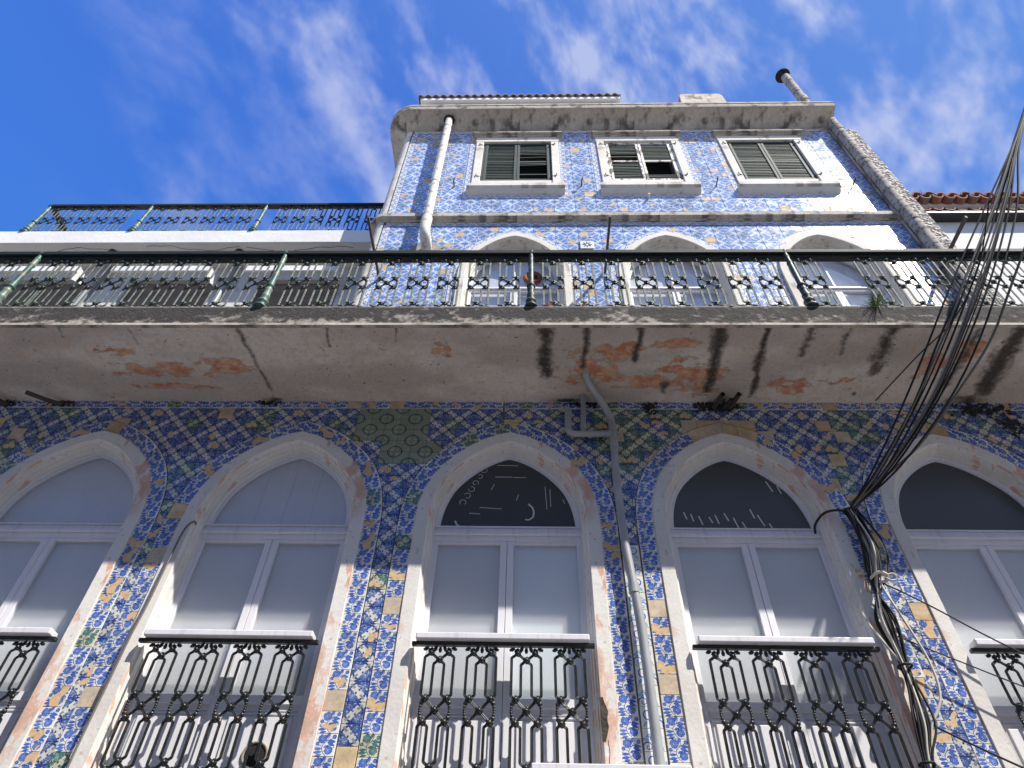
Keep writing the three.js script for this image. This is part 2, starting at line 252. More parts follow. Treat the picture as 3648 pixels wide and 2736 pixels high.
function field(c, P, R) {
  c.fillStyle = css(P.bg); c.fillRect(0, 0, 1, 1);
  for (const f of [0, 1]) {
    c.save(); if (f) { c.translate(1, 1); c.rotate(Math.PI); }
    c.fillStyle = css(P.mid); c.beginPath(); c.moveTo(0, 0); c.lineTo(0.76, 0); c.lineTo(0, 0.76); c.fill();
    for (let k = 0; k < 7; k++) { const t = k / 6, q = 0.8 + (k % 2 ? 0.05 : -0.08); ellipse(c, q * t, q * (1 - t), 0.06, 0.045, R() * 3, css(k % 2 ? P.dark : P.mid)); }
    peony(c, 0.28, 0.26, 0.17, { ...P, mid: P.light.map((v, i) => mix(v, P.mid[i], 0.6)) }, R);
    for (const [x, y] of [[0.08, 0.48], [0.5, 0.08], [0.1, 0.08], [0.62, 0.1], [0.1, 0.62]]) ellipse(c, x + R() * 0.03, y, 0.055, 0.035, R() * 3, css(P.dark, 0.9));
    for (let k = 0; k < 16; k++) ellipse(c, R() * 0.5, R() * 0.5, 0.045, 0.018, R() * 3, css(k % 2 ? P.light : P.bg, 0.85)); for (let k = 0; k < 14; k++) { const a = R() * 0.66, b = R() * (0.7 - a); ellipse(c, a, b, 0.03, 0.016, R() * 3, css(k % 3 ? P.dark : P.bg, 0.9)); }
    c.restore();
  }
  sprig(c, 0.24, 0.76, -0.78, P); sprig(c, 0.76, 0.24, -0.78, P);
}
function lattice(c, P, R) {   // star corner at 0,0: white interlaced bands on blue
  c.fillStyle = css(P.bg); c.fillRect(0, 0, 1, 1);
  for (let k = 0; k < 26; k++) ellipse(c, R(), R(), 0.05, 0.03, R() * 3, css(P.dark, 0.45));
  for (let k = 0; k < 12; k++) ellipse(c, R(), R(), 0.06, 0.04, R() * 3, css(P.light, 0.35));
  const w = (pts, t = 0.1) => { t *= 1.45; stroke(c, pts, t + 0.04, css(P.dark, 0.45)); stroke(c, pts, t, css(P.white)); };
  w([[0, 0], [0.2, 0.1], [0.42, 0.42]], 0.075); w([[0, 0], [0.1, 0.2], [0.42, 0.42]], 0.075);
  w([[0, 0.01], [1, 0.01]], 0.04); w([[0.01, 0], [0.01, 1]], 0.04);
  w([[0.42, 0.42], [0.62, 0.62]], 0.06);
  w([[1, 0.42], [0.78, 0.55], [0.55, 0.78], [0.42, 1]], 0.085); w([[0.62, 1], [0.72, 0.78], [0.78, 0.72], [1, 0.62]], 0.055);
  w([[1, 0.42], [0.84, 0.3], [0.7, 0]], 0.05); w([[0.42, 1], [0.3, 0.84], [0, 0.7]], 0.05);
  stroke(c, [[0.06, 0.06], [0.38, 0.38]], 0.02, css(P.mid)); ellipse(c, 0.02, 0.02, 0.07, 0.07, 0, css(P.dark, 0.8));
}
function vine(c, P, R) {
  c.fillStyle = css(P.white); c.fillRect(0, 0, 1, 1);
  stroke(c, [[0, 0.5], [0.25, 0.1], [0.75, 0.9], [1, 0.5]], 0.05, css(P.dark));
  for (let k = 0; k < 9; k++) { const x = k / 8; ellipse(c, x, 0.5 + 0.32 * Math.sin(x * 9 + 1.5), 0.09, 0.06, R() * 3, css(k % 2 ? P.dark : P.mid)); }
  c.fillStyle = css(P.mid); c.fillRect(0, 0, 1, 0.06); c.fillRect(0, 0.94, 1, 0.06);
}
function rings(c, R) {
  c.fillStyle = 'rgb(164,170,146)'; c.fillRect(0, 0, 1, 1); c.strokeStyle = 'rgba(40,72,74,0.95)';
  c.lineWidth = 0.02; for (let k = -6; k < 12; k++) { c.beginPath(); c.moveTo(k / 6, 0); c.lineTo(k / 6 + 1, 1); c.moveTo(k / 6, 0); c.lineTo(k / 6 - 1, 1); c.stroke(); }
  for (const [x, y] of [[0, 0], [1, 1]]) { c.fillStyle = 'rgb(150,160,134)'; c.beginPath(); c.arc(x, y, 0.5, 0, 7); c.fill(); c.lineWidth = 0.1; c.beginPath(); c.arc(x, y, 0.46, 0, 7); c.stroke(); c.lineWidth = 0.03; c.beginPath(); c.arc(x, y, 0.34, 0, 7); c.stroke(); c.beginPath(); c.arc(x, y, 0.16, 0, 7); c.stroke(); }
}
function scroll(c, R) {
  c.fillStyle = 'rgb(230,229,222)'; c.fillRect(0, 0, 1, 1);
  for (const [x, y, s, f] of [[0.36, 0.36, 1, 1], [0.78, 0.8, 0.8, -1]]) { c.strokeStyle = 'rgb(64,92,188)'; c.lineCap = 'round'; for (let k = 0; k < 22; k++) { const a = k * 0.36 * f, r = 0.3 * s * (1 - k / 26); c.lineWidth = 0.075 * s * (1 - k / 30); c.beginPath(); c.arc(x, y, r, a, a + 0.4); c.stroke(); } }
  for (const [x, y, r] of [[0.72, 0.3, 0.4], [0.2, 0.82, 2.2], [0.56, 0.62, 1.2], [0.88, 0.5, 2.8]]) leafShape(c, x, y, 0.34, 0.14, r, 'rgb(150,186,208)', 'rgb(74,112,180)', R);
  for (let k = 0; k < 6; k++) ellipse(c, 0.3 + R() * 0.4, 0.85 + R() * 0.1, 0.02, 0.02, 0, 'rgb(64,92,188)');
}
function bare(c, R, tone = 0) {
  c.fillStyle = css([[212, 186, 144], [190, 160, 122], [198, 182, 158]][tone]); c.fillRect(0, 0, 1, 1);
  for (let k = 0; k < 60; k++) ellipse(c, R(), R(), 0.03 + R() * 0.12, 0.02 + R() * 0.07, R() * 3, css(R() < 0.5 ? [224, 196, 150] : [176, 140, 100], 0.16));
  for (let k = 0; k < 14; k++) ellipse(c, R(), R(), 0.012, 0.008, 0, 'rgba(90,70,50,0.6)');
}
function blob(x, y, r, R) { const n = 22, ph = R() * 9, e = 0.75 + R() * 0.5, p = []; for (let k = 0; k < n; k++) { const a = k / n * 6.283, q = r * (0.72 + 0.26 * Math.sin(a * 2 + ph) + 0.2 * Math.sin(a * 3 + ph * 3) + 0.24 * (R() - 0.5)); p.push([x + Math.cos(a) * q * e, y + Math.sin(a) * q / e]); } return p; }
function cell(kind, draw, seed, chips = 0) {
  const R = rng(seed), i = cellNo++, ox = (i % NC) * CELL, oy = Math.floor(i / NC) * CELL;
  ca.save(); ca.beginPath(); ca.rect(ox, oy, CELL, CELL); ca.clip(); ca.translate(ox, oy); ca.scale(CELL, CELL); draw(ca, R);
  // firing: uneven wash of the glaze, fine specks
  for (let k = 0; k < 9; k++) ellipse(ca, R(), R(), 0.2 + R() * 0.3, 0.15 + R() * 0.2, R() * 3, R() < 0.5 ? 'rgba(255,250,238,0.05)' : 'rgba(60,60,70,0.05)');
  for (let k = 0; k < 10; k++) ellipse(ca, R(), R(), 0.006, 0.006, 0, 'rgba(60,50,40,0.5)');
  const fill = (c, p, col) => { c.fillStyle = col; c.beginPath(); p.forEach((q, k) => (k ? c.lineTo(...q) : c.moveTo(...q))); c.closePath(); c.fill(); };
  cg.save(); cg.beginPath(); cg.rect(ox, oy, CELL, CELL); cg.clip(); cg.translate(ox, oy); cg.scale(CELL, CELL);
  for (let k = 0; k < chips; k++) {
    const big = k === 0, p = blob(big ? 0.2 + R() * 0.6 : R(), big ? 0.2 + R() * 0.6 : R(), big ? 0.24 + R() * 0.3 : 0.05 + R() * 0.14, R), bx = [206, 174, 128];
    fill(ca, p, css(bx)); ca.save(); ca.beginPath(); p.forEach((q, m) => (m ? ca.lineTo(...q) : ca.moveTo(...q))); ca.clip(); for (let m = 0; m < 26; m++) ellipse(ca, R(), R(), 0.1, 0.06, R() * 3, css(R() < 0.5 ? [222, 192, 146] : [170, 134, 96], 0.3)); ca.restore();
    fill(cg, p, 'rgb(255,225,0)');
  }
  if (kind === 'bare') { cg.fillStyle = 'rgb(255,225,0)'; cg.fillRect(0, 0, 1, 1); }
  for (let k = 0; k < 5; k++) { cg.globalAlpha = 0.2; ellipse(cg, R(), R(), 0.3, 0.2, R() * 3, 'rgb(255,90,0)'); cg.globalAlpha = 1; }
  cg.restore(); ca.restore();
  (kinds[kind] = kinds[kind] || []).push(i);
}
const LB = { bg: [118, 150, 208], dark: [52, 84, 170], mid: [104, 140, 206], light: [162, 188, 228], white: [228, 229, 228] };
const shade = (P, f, s = 0) => Object.fromEntries(Object.entries(P).map(([k, v]) => [k, v.map((x, i) => Math.max(0, Math.min(255, x * f + (i === 2 ? s : 0))))]));
for (let k = 0; k < 4; k++) cell('floral', (c, R) => floral(c, shade(BLUE, 1 - 0.03 * k), R), 10 + k);
for (let k = 0; k < 6; k++) cell('floralChip', (c, R) => floral(c, shade(BLUE, 1 - 0.02 * k), R), 30 + k, 1 + (k % 3));
for (let k = 0; k < 2; k++) cell('floralGreen', (c, R) => floral(c, GREEN, R), 50 + k);
const FIELD = { bg: [214, 214, 205], dark: [27, 38, 100], mid: [64, 92, 164], light: [134, 154, 194] };
for (let k = 0; k < 4; k++) cell('field', (c, R) => field(c, shade(FIELD, 1 - 0.04 * k), R), 60 + k);
for (let k = 0; k < 6; k++) cell('fieldChip', (c, R) => field(c, shade(FIELD, 1 - 0.02 * k), R), 80 + k, 1 + (k % 3));
for (let k = 0; k < 3; k++) cell('fieldGreen', (c, R) => field(c, shade(GREEN, 1 - 0.05 * k), R), 100 + k, k === 2 ? 1 : 0);
for (let k = 0; k < 2; k++) cell('rings', (c, R) => rings(c, R), 120 + k);
for (let k = 0; k < 3; k++) cell('scroll', (c, R) => scroll(c, R), 130 + k);
for (let k = 0; k < 6; k++) cell('bare', (c, R) => bare(c, R, k % 3), 140 + k);
for (let k = 0; k < 6; k++) cell('lattice', (c, R) => lattice(c, shade(LB, [1, 0.94, 1.05, 0.98, 1.1, 0.9][k]), R), 160 + k);
for (let k = 0; k < 8; k++) cell('latticeChip', (c, R) => lattice(c, shade(LB, 1 - 0.02 * k), R), 180 + k, 1 + (k % 3));
for (let k = 0; k < 3; k++) cell('vine', (c, R) => vine(c, LB, R), 200 + k, k === 2 ? 2 : 0);
const atlasTex = new THREE.CanvasTexture(atlas); atlasTex.colorSpace = THREE.SRGBColorSpace; atlasTex.anisotropy = 8;
const glossTex = new THREE.CanvasTexture(gloss);
const ripple = tex(256, 256, (u, v) => grey(255 * (0.75 * fbm(u * 5, v * 5, 3, 5) + 0.25 * fbm(u * 30, v * 30, 2, 30))), { srgb: false });
M.tile = phy({ map: atlasTex, roughnessMap: glossTex, roughness: 1, clearcoat: 0, ior: 1.5 });
const cellUV = (i) => { const x = i % NC, y = Math.floor(i / NC), e = 2 / AT; return [x / NC + e, 1 - (y + 1) / NC + e, (x + 1) / NC - e, 1 - y / NC - e]; };
const tileCache = new Map();
// a tile: square face with its own thickness and a worn, bevelled rim; fu / fv mirror the print
function tileGeo(w, h, ci, fu, fv, rot = 0) {
  const key = [w.toFixed(4), h.toFixed(4), ci, fu, fv, rot].join(); if (tileCache.has(key)) return tileCache.get(key);
  const [u0, v0, u1, v1] = cellUV(ci), t = 0.009, b = 0.0022, X = w / 2, Y = h / 2, P = [], U = [];
  const uv = (x, y) => { let a = x / w + 0.5, c = y / h + 0.5; if (rot) [a, c] = [c, 1 - a]; if (fu) a = 1 - a; if (fv) c = 1 - c; return [mix(u0, u1, a), mix(v0, v1, c)]; };
  const q = (...v) => { for (const k of [0, 1, 2, 0, 2, 3]) { P.push(...v[k]); U.push(...uv(v[k][0], v[k][1])); } };
  const f = [[-X + b, -Y + b, t], [X - b, -Y + b, t], [X - b, Y - b, t], [-X + b, Y - b, t]], r = [[-X, -Y, t - b], [X, -Y, t - b], [X, Y, t - b], [-X, Y, t - b]], o = r.map(([x, y]) => [x, y, 0]);
  q(...f); for (let k = 0; k < 4; k++) { const m = (k + 1) % 4; q(r[k], r[m], f[m], f[k]); q(o[k], o[m], r[m], r[k]); }
  const g = new THREE.BufferGeometry(); g.setAttribute('position', new THREE.Float32BufferAttribute(P, 3)); g.setAttribute('uv', new THREE.Float32BufferAttribute(U, 2)); g.computeVertexNormals(); tileCache.set(key, g); return g;
}
const camP = camera.position.clone();
const seenSize = (x, y) => { const d = new THREE.Vector3(x, y, 0).sub(camP); return Math.abs(d.z) / Math.pow(d.length(), 3); };
// lays a list of {geo,x,y,z,rx,ry,rz} on a wall: the 300 that show largest one by one, the rest as one part
function layTiles(list, name, parent) {
  list.sort((a, b) => b.s - a.s);
  list.slice(0, 300).forEach((t) => { const m = add(name, t.geo, M.tile, parent); m.position.set(t.x, t.y, t.z); m.rotation.set(t.rx, t.ry, t.rz); });
  const rest = list.slice(300); if (!rest.length) return;
  const mt = new THREE.Matrix4(), e = new THREE.Euler();
  stuff(add(name + '_field', merge(rest.map((t) => t.geo.clone().applyMatrix4(mt.makeRotationFromEuler(e.set(t.rx, t.ry, t.rz)).setPosition(t.x, t.y, t.z)))), M.tile, parent));
}
const pick = (R, a) => a[Math.floor(R() * a.length)];

// ================================================================== THE SETTING
{
  const g = new THREE.PlaneGeometry(400, 400); g.rotateX(-Math.PI / 2); structure(add('ground', planar(g, 0.25), M.ground));
  structure(add('pavement', box(-60, 60, 0.001, 0.13, 0, 1.3, 0.01), M.cement));
}

// the house across the street stands behind the viewer: it shades the roadway and shows in the window glass
{
  const g = group('house_opposite'); tag(g, 'plain cream house across the street, behind the viewer', 'building');
  add('wall', box(-14, 14, 0, 10.2, 7.6, 13), M.opposite, g); add('eaves', box(-14.2, 14.2, 10.2, 10.4, 7.35, 13.2, 0.02), M.weather, g);
  for (let k = -4; k <= 4; k++) for (const y of [4.1, 7.3]) { const w = group('window', g, [k * 2.9, y, 7.6]); add('frame', merge([box(-0.65, 0.65, -0.1, 0, -0.08, -0.005), box(-0.65, 0.65, 1.9, 2.05, -0.06, -0.005), box(-0.65, -0.52, 0, 1.9, -0.05, -0.005), box(0.52, 0.65, 0, 1.9, -0.05, -0.005), box(-0.03, 0.03, 0, 1.9, -0.04, -0.005)]), M.wood, w); add('pane', box(-0.52, 0.52, 0.001, 1.899, -0.02, -0.004), M.dark, w); }
}

// ================================================================== THE TILED HOUSE
const house = group('tiled_house');
tag(house, 'old house faced in blue and white tiles with pointed windows and long balcony', 'building');
const WX = [-4.0, -2.035, -0.005, 2.037, 4.02];                      // middles of the five balcony doors
const LOW = { hw: 0.795, sy: 5.03, ay: 6.06, base: 2.9 };
const UX = [-0.02, 2.02, 4.05];
const UP = { hw: 0.715, sy: 8.78, ay: 9.785, base: 6.82 };
const shift = (pts, dx) => pts.map((p) => new THREE.Vector2(p.x + dx, p.y));
const FLOOR2 = 6.8, SOFF = 6.5;
function wallGeo(x0, x1, y0, y1, holes, z0, z1) {
  const s = new THREE.Shape([new THREE.Vector2(x0, y0), new THREE.Vector2(x1, y0), new THREE.Vector2(x1, y1), new THREE.Vector2(x0, y1)]);
  holes.forEach((h) => s.holes.push(new THREE.Path(h.slice().reverse())));
  const g = new THREE.ExtrudeGeometry(s, { depth: z1 - z0, bevelEnabled: false }); g.translate(0, 0, z0); return planar(g, 0.5);
}
const lowerWall = add('lower_wall', wallGeo(-7.2, 7.2, 0, SOFF + 0.02, WX.map((x) => shift(outline(LOW, 0.1, 2.9), x)), -0.35, 0), M.mortar, house);
const SHX = [-0.035, 1.985, 4.035], SH = { hw: 0.575, y0: 11.385, y1: 12.79 };
const rect = (x0, x1, y0, y1) => [new THREE.Vector2(x0, y0), new THREE.Vector2(x1, y0), new THREE.Vector2(x1, y1), new THREE.Vector2(x0, y1)];
const upperWall = add('upper_wall', wallGeo(-1.93, 5.44, SOFF + 0.02, 13.45, [...UX.map((x) => shift(outline(UP, 0.08, 6.82), x)), ...SHX.map((x) => rect(x - SH.hw, x + SH.hw, SH.y0, SH.y1))], -0.35, 0), M.mortar, house);
// shell: side and back walls, floors, flat roof
add('side_wall', box(-1.93, -1.6, SOFF + 0.02, 13.45, -4.5, -0.35), M.render, house);
add('side_wall', box(5.1, 5.44, SOFF + 0.02, 13.45, -4.5, -0.35), M.render, house);
add('side_wall', box(-7.2, -6.9, 0, SOFF, -4.5, -0.35), M.render, house);
add('side_wall', box(6.9, 7.2, 0, SOFF, -4.5, -0.35), M.render, house);
add('back_wall', box(-7.2, 7.2, 0, SOFF, -4.8, -4.5), M.room, house);
add('back_wall', box(-1.93, 5.44, SOFF, 13.45, -4.8, -4.5), M.room, house);
add('floor_slab', box(-7.2, 7.2, 2.6, 2.88, -4.5, -0.35), M.room, house);
add('floor_slab', box(-7.2, 7.2, SOFF + 0.03, FLOOR2 - 0.02, -4.8, -0.01), M.room, house);
add('floor_slab', box(-1.6, 5.1, 10.05, 10.3, -4.5, -0.35), M.room, house);
add('flat_roof', box(-1.93, 5.44, 13.452, 13.6, -4.8, 0.0), M.cement, house);

// ---------------------------------------------------------------- lower tiles
const PT = 2.02 / 14;                                               // tile pitch
{
  const R = rng(7), T = PT - 0.003, fieldList = [], borderList = [];
  const rings = WX.map((x) => shift(outline(LOW, -0.142, 2.9), x));
  const put = (arr, geo, x, y, z) => arr.push({ geo, x, y, z, rx: (R() - 0.5) * 0.014, ry: (R() - 0.5) * 0.014, rz: (R() - 0.5) * 0.006, s: seenSize(x, y) });
  const mids = []; for (let i = 0; i <= WX.length; i++) mids.push(i === 0 ? WX[0] - 1.01 : i === WX.length ? WX[4] + 1.01 : (WX[i - 1] + WX[i]) / 2);
  const TOP = 6.394;
  mids.forEach((m, b) => {
    for (let c = b === 0 ? -16 : -7; c < (b === 5 ? 16 : 7); c++) {
      const cx = m + c * PT; if (Math.abs(cx) > 7.12) continue;
      // border row under the balcony
      const ty = (TOP + SOFF) / 2 + 0.001, th = SOFF - TOP - 0.006;
      const k0 = R(); put(borderList, tileGeo(T, th, pick(R, k0 < 0.2 ? kinds.floralChip : k0 < 0.3 ? kinds.bare : k0 < 0.36 ? kinds.floralGreen : kinds.floral), R() < 0.5, false, 1), cx, ty, 0.001);
      for (let r = 0; r < 24; r++) {
        const cy = TOP - (r + 0.5) * PT; if (cy < 3.0) break;
        const hx = PT / 2; let hid = false;
        for (const p of rings) if (inside(p, cx - hx, cy - hx) && inside(p, cx + hx, cy - hx) && inside(p, cx - hx, cy + hx) && inside(p, cx + hx, cy + hx)) hid = true;
        if (hid || (cy < 4.95 && c !== 0 && !(b === 0 && c < -1) && !(b === 5 && c > 1))) continue;
        let kind = 'field'; const q = R();
        const gx = cx + 1.15, inRings = (cy > 5.9 && cy < 6.36 && gx > -0.32 && gx < 0.36) || (cy > 5.72 && cy <= 5.9 && gx > -0.08 && gx < 0.42);
        const green = (cx > 0.75 && cx < 1.75 && cy > 5.5) || (cx > 2.9 && cx < 3.5 && cy > 5.75 && R() < 0.6) || (cx > -3.4 && cx < -2.2 && cy > 6.1 && R() < 0.3);
        if (inRings) kind = 'rings';
        else if (b === 3 && cy < 4.85 && cy > 3.1) kind = 'scroll';
        else if (Math.abs(cx - 2.04) < 0.32 && cy > 6.08 && cy < 6.3) kind = 'bare';
        else if (q < 0.035) kind = 'bare'; else if (q < 0.24) kind = 'fieldChip'; else if (q < 0.32 || green) kind = 'fieldGreen';
        if (b === 3 && (r === 2 || r === 3) && c < -3 && R() < 0.5) kind = 'bare';
        const alt = kind === 'rings' ? [(c + 20) % 2 === 1, r % 2 === 1] : [((c + 20) + r) % 2 === 1, false];
        put(fieldList, tileGeo(T, T, pick(R, kinds[kind]), alt[0], alt[1]), cx, cy, 0.001);
      }
    }
  });
  // straight border columns beside the doors
  WX.forEach((wx, w) => { for (const sd of [-1, 1]) for (let r = 0; r < 14; r++) {
    const cy = LOW.sy - (r + 0.5) * PT; if (cy < 3.05) break; const cx = wx + sd * (LOW.hw + 0.0715), q = R();
    let kind = q < 0.025 ? 'bare' : q < 0.27 ? 'floralChip' : q < 0.3 ? 'floralGreen' : q < 0.32 && w === 3 ? 'scroll' : 'floral';
    if (w === 2 && sd === -1 && (r === 1)) kind = 'fieldGreen';
    if (w === 3 && sd === -1 && (r === 5 || r === 9)) kind = 'bare';
    if (w === 1 && sd === -1 && r === 13) kind = 'fieldGreen';
    put(borderList, tileGeo(T, T, pick(R, kinds[kind]), false, false), cx, cy, 0.004);
  } });
  // ring tiles round the arches
  WX.forEach((wx, w) => {
    const a = archHalf(LOW.hw, LOW.sy, LOW.ay, 0.004, 120), b = archHalf(LOW.hw, LOW.sy, LOW.ay, -0.141, 120), n = 9;
    for (const sd of [-1, 1]) for (let k = 0; k < n; k++) {
      const i0 = Math.round(k * 120 / n), i1 = Math.round((k + 1) * 120 / n), q = R(), apex = k > 6;
      let kind = q < 0.04 || (w === 3 && apex) ? 'bare' : q < 0.25 ? 'floralChip' : q < 0.3 ? 'floralGreen' : 'floral';
      const [u0, v0, u1, v1] = cellUV(pick(R, kinds[kind])), P = [], U = [], t = 0.009, gap = 0.012, S = 4;
      const at = (arr, f) => { const x = i0 + (i1 - i0) * f, i = Math.min(119, Math.floor(x)), g = x - i; return [arr[i].x + (arr[i + 1].x - arr[i].x) * g, arr[i].y + (arr[i + 1].y - arr[i].y) * g]; };
      const quad = (p, u) => { const o = sd < 0 ? [0, 2, 1, 0, 3, 2] : [0, 1, 2, 0, 2, 3]; for (const m of o) { P.push(...p[m]); U.push(...u[m]); } };
      const A0 = at(a, 0.5), B0 = at(b, 0.5), ox = (A0[0] + B0[0]) / 2, oy = (A0[1] + B0[1]) / 2;
      const V = (arr, f, z) => { const [x, y] = at(arr, f); return [(x - ox) * (sd < 0 ? 1 : -1), y - oy, z]; };
      for (let m = 0; m < S; m++) {
        const f0 = gap + (1 - 2 * gap) * m / S, f1 = gap + (1 - 2 * gap) * (m + 1) / S;
        const uvq = [[mix(u0, u1, sd < 0 ? 1 : 0), mix(v0, v1, f0)], [mix(u0, u1, sd < 0 ? 0 : 1), mix(v0, v1, f0)], [mix(u0, u1, sd < 0 ? 0 : 1), mix(v0, v1, f1)], [mix(u0, u1, sd < 0 ? 1 : 0), mix(v0, v1, f1)]];
        quad([V(a, f0, t), V(b, f0, t), V(b, f1, t), V(a, f1, t)], uvq);
        quad([V(b, f0, t), V(b, f0, 0), V(b, f1, 0), V(b, f1, t)], [uvq[1], uvq[1], uvq[2], uvq[2]]);
      }
      const g = new THREE.BufferGeometry(); g.setAttribute('position', new THREE.Float32BufferAttribute(P, 3)); g.setAttribute('uv', new THREE.Float32BufferAttribute(U, 2)); g.computeVertexNormals();
      put(borderList, g, wx + (sd < 0 ? ox : -ox), oy, 0.005);
    }
    add('border_line', sweepAt(LOW, [[-0.141, 0.002], [-0.141, 0.0135], [-0.146, 0.0135], [-0.146, 0.002]], wx, LOW.sy - 0.002), M.dark, house);
  });
  layTiles(fieldList, 'field_tile', house); layTiles(borderList, 'border_tile', house);
}
function sweepAt(A, prof, dx, base) { const g = sweep(A, prof, base); g.translate(dx, 0, 0); return g; }

// ---------------------------------------------------------------- the five balcony doors
const frameProf = [[0.155, -0.2], [0.155, -0.115], [0.166, -0.115], [0.172, -0.126], [0.2, -0.126], [0.2, -0.165]];
function shapeMesh(pts, z0, z1) { const g = new THREE.ExtrudeGeometry(new THREE.Shape(pts), { depth: z1 - z0, bevelEnabled: false }); g.translate(0, 0, z0); return planar(g, 0.5); }
WX.forEach((wx, w) => {
  const g = group('balcony_door', house, [wx, 0, 0]); g.userData.label = ['balcony door with pale boarded fanlight at the far left', 'balcony door with a round hole in its lower panel', 'middle balcony door with scribbled dark fanlight', 'balcony door with white dashes on its dark fanlight', 'balcony door with plain dark fanlight at the far right'][w];
  const R = rng(300 + w);
  add('stone_surround', sweep(LOW, [[0, 0], [0, 0.022], [0.004, 0.026], [0.108, 0.026], [0.113, 0.02], [0.119, -0.006], [0.123, -0.014], [0.131, -0.016], [0.137, -0.04], [0.139, -0.062], [0.146, -0.066], [0.151, -0.078], [0.152, -0.098], [0.158, -0.1], [0.158, -0.2]]), M.stone, g);
  add('frame', sweep(LOW, frameProf), M.wood, g);
  const hx = 0.6;
  add('transom', merge([box(-0.645, 0.645, 4.918, 5.065, -0.165, -0.112), box(-0.642, 0.642, 4.968, 4.995, -0.112, -0.09, 0.006), box(-0.642, 0.642, 5.046, 5.062, -0.112, -0.1, 0.004)]), M.wood, g);
  const fanIn = outline(LOW, 0.197, 5.06); 
  add('fanlight_pane', shapeMesh(fanIn, -0.146, -0.141), w < 2 ? M.dustyGlass : w === 2 ? M.fanGlass : M.fanGlassClear, g);
  if (w === 0) add('fanlight_board', shapeMesh(outline(LOW, 0.2, 5.0), -0.185, -0.17), M.board, g);
  if (w === 1) { const full = outline(LOW, 0.2, 5.0, 40); const cuts = [-0.6, -0.25, 0.0, 0.25, 0.6]; for (let k = 0; k < 4; k++) { const a = cuts[k] + 0.0015, b = cuts[k + 1] - 0.0015, pts = full.filter((p) => p.x > a && p.x < b && p.y > 5.01); const hy = (x) => { for (let i = 1; i < full.length; i++) if (full[i - 1].x <= x && full[i].x >= x && full[i].y > 5.0) { const f = (x - full[i - 1].x) / (full[i].x - full[i - 1].x || 1); return full[i - 1].y + f * (full[i].y - full[i - 1].y); } return 5.03; }; const poly = [new THREE.Vector2(a, 5.0), new THREE.Vector2(a, Math.max(5.02, hy(a))), ...pts, new THREE.Vector2(b, Math.max(5.02, hy(b))), new THREE.Vector2(b, 5.0)]; add('fanlight_board', shapeMesh(poly, -0.185, -0.17 - 0.001 * (k % 2)), M.board, g); } }
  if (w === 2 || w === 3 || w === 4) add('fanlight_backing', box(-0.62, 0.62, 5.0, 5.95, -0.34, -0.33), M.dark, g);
  if (w === 4) add('fanlight_blind', box(-0.61, 0.61, 5.0, 5.42, -0.25, -0.24), M.blind, g);
  // splashes and scribbles of white paint on the fanlights
  const dab = (x, y, len, wid, rot) => { const s = add('paint_mark', new THREE.BoxGeometry(wid, len, 0.002), M.paintmark, g); s.position.set(x, y, -0.139); s.rotation.z = rot; };
  if (w === 3) for (let k = 0; k < 15; k++) dab(-0.5 + 0.075 * k + R() * 0.03, k < 11 ? 5.1 + R() * 0.14 : 5.5 + R() * 0.1, 0.05 + R() * 0.08, 0.011, 0.12 + R() * 0.2);
  if (w === 2) {
    for (const [x, y, l, r] of [[-0.02, 5.78, 0.2, 1.56], [-0.05, 5.64, 0.16, 1.57], [0.1, 5.635, 0.12, 1.57], [-0.16, 5.28, 0.2, 1.5], [0.34, 5.4, 0.26, 0.05], [0.38, 5.4, 0.2, 0.02], [-0.15, 5.52, 0.07, -0.4], [0.5, 5.36, 0.05, 0.3], [0.08, 5.4, 0.07, -0.3], [-0.3, 5.22, 0.1, 1.5]]) dab(x, y, l, 0.005, r);
    for (let k = 0; k < 6; k++) { const s = add('paint_mark', new THREE.TorusGeometry(0.022 + R() * 0.008, 0.003, 4, 14, 4.5 + R()), M.paintmark, g); s.position.set(-0.24 - 0.035 * k, 5.72 - 0.075 * k, -0.139); s.rotation.z = R() * 6; }
    const hook = add('paint_mark', tube([[0.18, 5.33, 0], [0.22, 5.28, 0], [0.225, 5.2, 0], [0.19, 5.16, 0], [0.15, 5.158, 0]], 0.008, 4), M.paintmark, g); hook.scale.z = 0.15; hook.position.z = -0.139;
    const drip = add('paint_mark', tube([[-0.47, 5.14, 0], [-0.45, 5.1, 0], [-0.43, 5.085, 0]], 0.009, 4), M.paintmark, g); drip.scale.z = 0.15; drip.position.z = -0.139;
  }
  // two leaves, each with glass above and a solid panel below
  for (const sd of [-1, 1]) {
    const X = (a, b) => (sd < 0 ? [-b, -a] : [a, b]);
    add('meeting_stile', merge([box(...X(0.0018, 0.057), 2.9, 4.917, -0.168, -0.118, 0.004), ...(sd > 0 ? [] : [])]), M.wood, g);
    add('outer_stile', box(...X(0.598, 0.642), 2.9, 4.917, -0.168, -0.12, 0.003), M.wood, g);
    add('top_rail', box(...X(0.057, 0.598), 4.893, 4.917, -0.166, -0.122), M.wood, g);
    add('middle_rail', box(...X(0.057, 0.598), 3.535, 3.6, -0.166, -0.12, 0.004), M.wood, g);
    add('window_pane', box(...X(0.055, 0.6), 3.59, 4.9, -0.146, -0.142), M.dustyGlass, g);
    add('blind', box(...X(0.05, 0.605), 3.56, 4.91, -0.19, -0.172), w === 2 && sd > 0 ? M.dust : M.blind, g);
    const panel = add('door_panel', merge([box(...X(0.057, 0.598), 2.9, 3.535, -0.166, -0.14), box(...X(0.1, 0.555), 2.95, 3.45, -0.14, -0.127, 0.006), box(...X(0.075, 0.58), 3.468, 3.478, -0.14, -0.13, 0.002), box(...X(0.075, 0.58), 3.492, 3.5, -0.14, -0.132, 0.002)]), M.wood, g);
